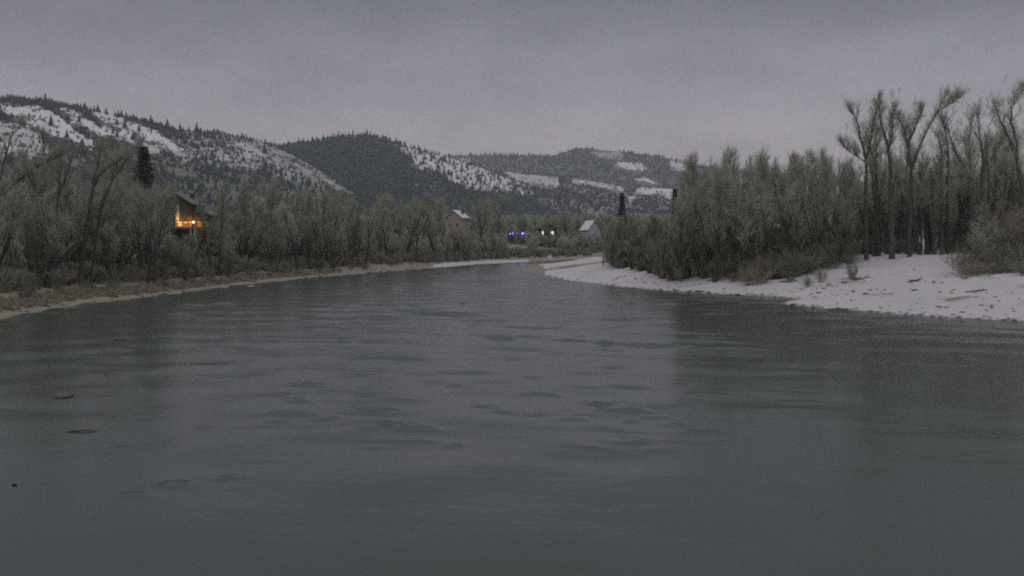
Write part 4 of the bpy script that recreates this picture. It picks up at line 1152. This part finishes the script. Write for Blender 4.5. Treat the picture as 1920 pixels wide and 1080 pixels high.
# ------------------------------------------------------------------ stones, driftwood and floating things
def rock_mesh(seed, m, flatn=.55):
    r = np.random.default_rng(seed); V, Fq = [], []
    n = 7
    b = B().ball((0, 0, 0), 1.0, n)
    V = np.array(b.V); 
    k = 1 + .38 * (fbm(V[:, 0] * 1.3 + seed * 7, V[:, 1] * 1.3 + V[:, 2] * 1.7, seed, 3) - .5) * 2
    V = V * k[:, None]; V[:, 2] *= flatn; V[:, 0] *= r.uniform(1.0, 1.7)
    me = bpy.data.meshes.new('stone'); me.from_pydata(V.tolist(), [], b.F); me.update(); me.materials.append(m)
    return me
ROCKS = [rock_mesh(k, M['stone']) for k in range(6)]
rs = random.Random(15)
def stone(px, py, w_px, label, group, far=170):
    # walk out along the line of sight until it meets the ground
    Y = 85.0
    while Y < far:
        p = at(px, py, Y)
        if p.z <= gz(p.x, p.y) + .02: break
        Y += .6
    if Y >= far: return
    o = link('stone', rs.choice(ROCKS), None, (p.x, p.y, gz(p.x, p.y)))
    s = w_px / F * Y * .5
    o.scale = (s, s * .8, s * rs.uniform(.5, .8)); o.rotation_euler = (0, 0, rs.uniform(-.4, .4))
    return tag(o, label, 'stone', group)
for px_, py_, w_ in ((1716, 527, 17), (1612, 524, 12), (1625, 521, 8), (1585, 530, 9), (1555, 534, 10), (1523, 552, 9), (1535, 549, 8), (1545, 543, 7), (1570, 554, 5), (1645, 543, 7), (1659, 543, 5), (1625, 553, 10), (1752, 531, 8), (1768, 530, 7), (1715, 545, 9),
                     (1762, 556, 6), (1760, 578, 9), (1773, 577, 6), (1840, 574, 6), (1860, 575, 8), (1803, 588, 7), (1899, 578, 5), (1653, 579, 7), (1715, 507, 7), (1917, 568, 8), (1720, 570, 5), (1600, 546, 7), (1590, 552, 6), (1670, 552, 6), (1820, 590, 5)):
    stone(px_, py_, w_, 'dark stone poking through the snow of the right gravel bar', 'stones on the snowy gravel bar')
for k in range(95):
    px_ = rs.uniform(1060, 1915)
    lo = float(np.interp(px_, [1060, 1250, 1440, 1600, 1920], [524, 545, 555, 582, 602])); hi = float(np.interp(px_, [1060, 1250, 1440, 1600, 1920], [504, 516, 528, 520, 540]))
    stone(px_, lo - (lo - hi) * rs.random() ** 1.4, rs.uniform(2.5, 6), 'dark stone poking through the snow of the right gravel bar', 'stones on the snowy gravel bar')
EDGE = [p for p in RIGHT_PX if p[0] > 1005]
ex, ey = zip(*sorted(EDGE[:7] + EDGE[10:]))
for k in range(110):
    px_ = 1030 + 885 * rs.random() ** .85
    stone(px_, float(np.interp(px_, ex, ey)) - rs.uniform(.5, 5), rs.uniform(2.5, 7), 'wet dark stone along the waterline of the snowy gravel bar', 'stones along the waterline')
lx_, ly_ = zip(*LEFT_PX)
for k in range(70):
    px_ = 20 + 760 * rs.random() ** 1.2
    stone(px_, float(np.interp(px_, lx_, ly_)) - rs.uniform(.5, 16) * (1 - px_ / 1000), rs.uniform(2.5, 7.5), 'dark stone lying on the sandy left shore', 'stones on the left shore', 290)
for px_, py_, w_ in ((1250, 507, 16), (1305, 512, 14), (1190, 502, 12), (1345, 516, 12), (1138, 498, 10), (1216, 507, 9)):
    stone(px_, py_, w_, 'dark boulder at the top edge of the snow below the grove', 'boulders below the grove')
def in_water(name, label, cat, px, py, V, Fq, m, z=0.0, rz=0.0):
    x, y = flat(px, py)
    me = np_mesh(name, np.array(V), [np.array(Fq)], True, m)
    o = link(name, me, None, (x, y, z)); o.rotation_euler = (0, 0, rz)
    return tag(o, label, cat)
def stick(pts, r):
    V, Fq = [], []
    P_ = [Vector(p) for p in pts]
    tube(V, Fq, P_, [r * .6] + [r] * (len(P_) - 2) + [r * .3], 6)
    return V, Fq
x_, y_ = flat(119, 745)
ro_ = link('river_rock', rock_mesh(40, M['driftwood'], .5), None, (x_, y_, .03)); ro_.scale = (.32, .3, .36); ro_.rotation_euler = (0, 0, .45)
tag(ro_, 'brown rock breaking the water surface near the left shore', 'rock')
rl = random.Random(23)
def shore_log(px, py, L, r, label, group):
    Y = 85.0
    while Y < 260:
        p = at(px, py, Y)
        if p.z <= gz(p.x, p.y) + .02: break
        Y += .6
    a = rl.uniform(-.5, .5)
    pts = [Vector((t * L * math.cos(a), t * L * math.sin(a), 0)) for t in (-.5, -.2, .1, .35, .5)]
    for q in pts:
        q.z = gz(p.x + q.x, p.y + q.y) + r * .5 - p.z + rl.uniform(0, .06)
    V, Fq = [], []
    tube(V, Fq, pts, [r * .8, r, r * .9, r * .7, r * .35], 7)
    for b in range(3):
        q0 = pts[1 + b].copy(); q1 = q0 + Vector((rl.uniform(-.4, .4), rl.uniform(-.3, .3), rl.uniform(.2, .6))) * L * .3
        tube(V, Fq, [q0, q0.lerp(q1, .5) + Vector((0, 0, .05)), q1], [r * .4, r * .28, r * .1], 5)
    tag(link('driftwood_log', np_mesh('driftwood_log', np.array(V), [np.array(Fq)], True, M['driftwood']), None, p), label, 'driftwood', group)
for px_, py_ in ((60, 572), (112, 560), (150, 556), (205, 556), (262, 548), (330, 541), (395, 531), (455, 526)):
    shore_log(px_, py_, rl.uniform(2, 4.2), rl.uniform(.09, .17), 'weathered driftwood log stranded on the sandy left shore', 'driftwood on the left shore')
for px_, py_ in ((1716, 527), (1475, 531), (1830, 548), (1340, 526)):
    shore_log(px_, py_, rl.uniform(1.8, 3.2), rl.uniform(.09, .15), 'dark driftwood log lying in the snow of the right gravel bar', 'driftwood on the snow')
in_water('drift_branch', 'thin dark branch lying in the water below the brown rock', 'branch', 150, 810, *stick([(-.75, -.1, -.03), (-.3, 0, .04), (.0, .02, .05), (.35, .07, .06), (.8, .05, -.02)], .035), M['dark_wood'])
in_water('drift_branch', 'short dark branch drifting farther out, near the left shore reflection', 'branch', 225, 638, *stick([(-.5, 0, -.02), (-.1, .05, .07), (.3, 0, .06), (.6, .1, -.02)], .05), M['dark_wood'])
V_, F_ = [], []
tube(V_, F_, [Vector((-.09, 0, .0)), Vector((-.04, 0, .02)), Vector((.05, .0, .02)), Vector((.09, 0, 0))], [.02, .045, .045, .02], 8)
in_water('wood_chunk', 'tiny black chunk of wood floating near the lower left corner', 'driftwood', 27, 910, V_, F_, M['metal'])
x_, y_ = flat(470, 537)
ic = link('ice_floe', rock_mesh(44, M['snow'], .25), None, (x_, y_, .03)); ic.scale = (.6, .5, .3)
tag(ic, 'small white ice floe by the left shore', 'ice')

# ------------------------------------------------------------------ air
hz = B().box(-5200, 5200, -120, 7000, -4.5, 620)
hm = bpy.data.materials.new('evening_haze'); hm.use_nodes = True
nt = hm.node_tree; nt.nodes.clear()
pv = nt.nodes.new('ShaderNodeVolumePrincipled'); pv.inputs['Color'].default_value = (0.86, 0.9, 1.0, 1); pv.inputs['Density'].default_value = 0.00012
ou = nt.nodes.new('ShaderNodeOutputMaterial'); nt.links.new(pv.outputs[0], ou.inputs['Volume'])
ho = hz.make('haze', hm)
tag(ho, 'thin evening haze', None, None, 'stuff')
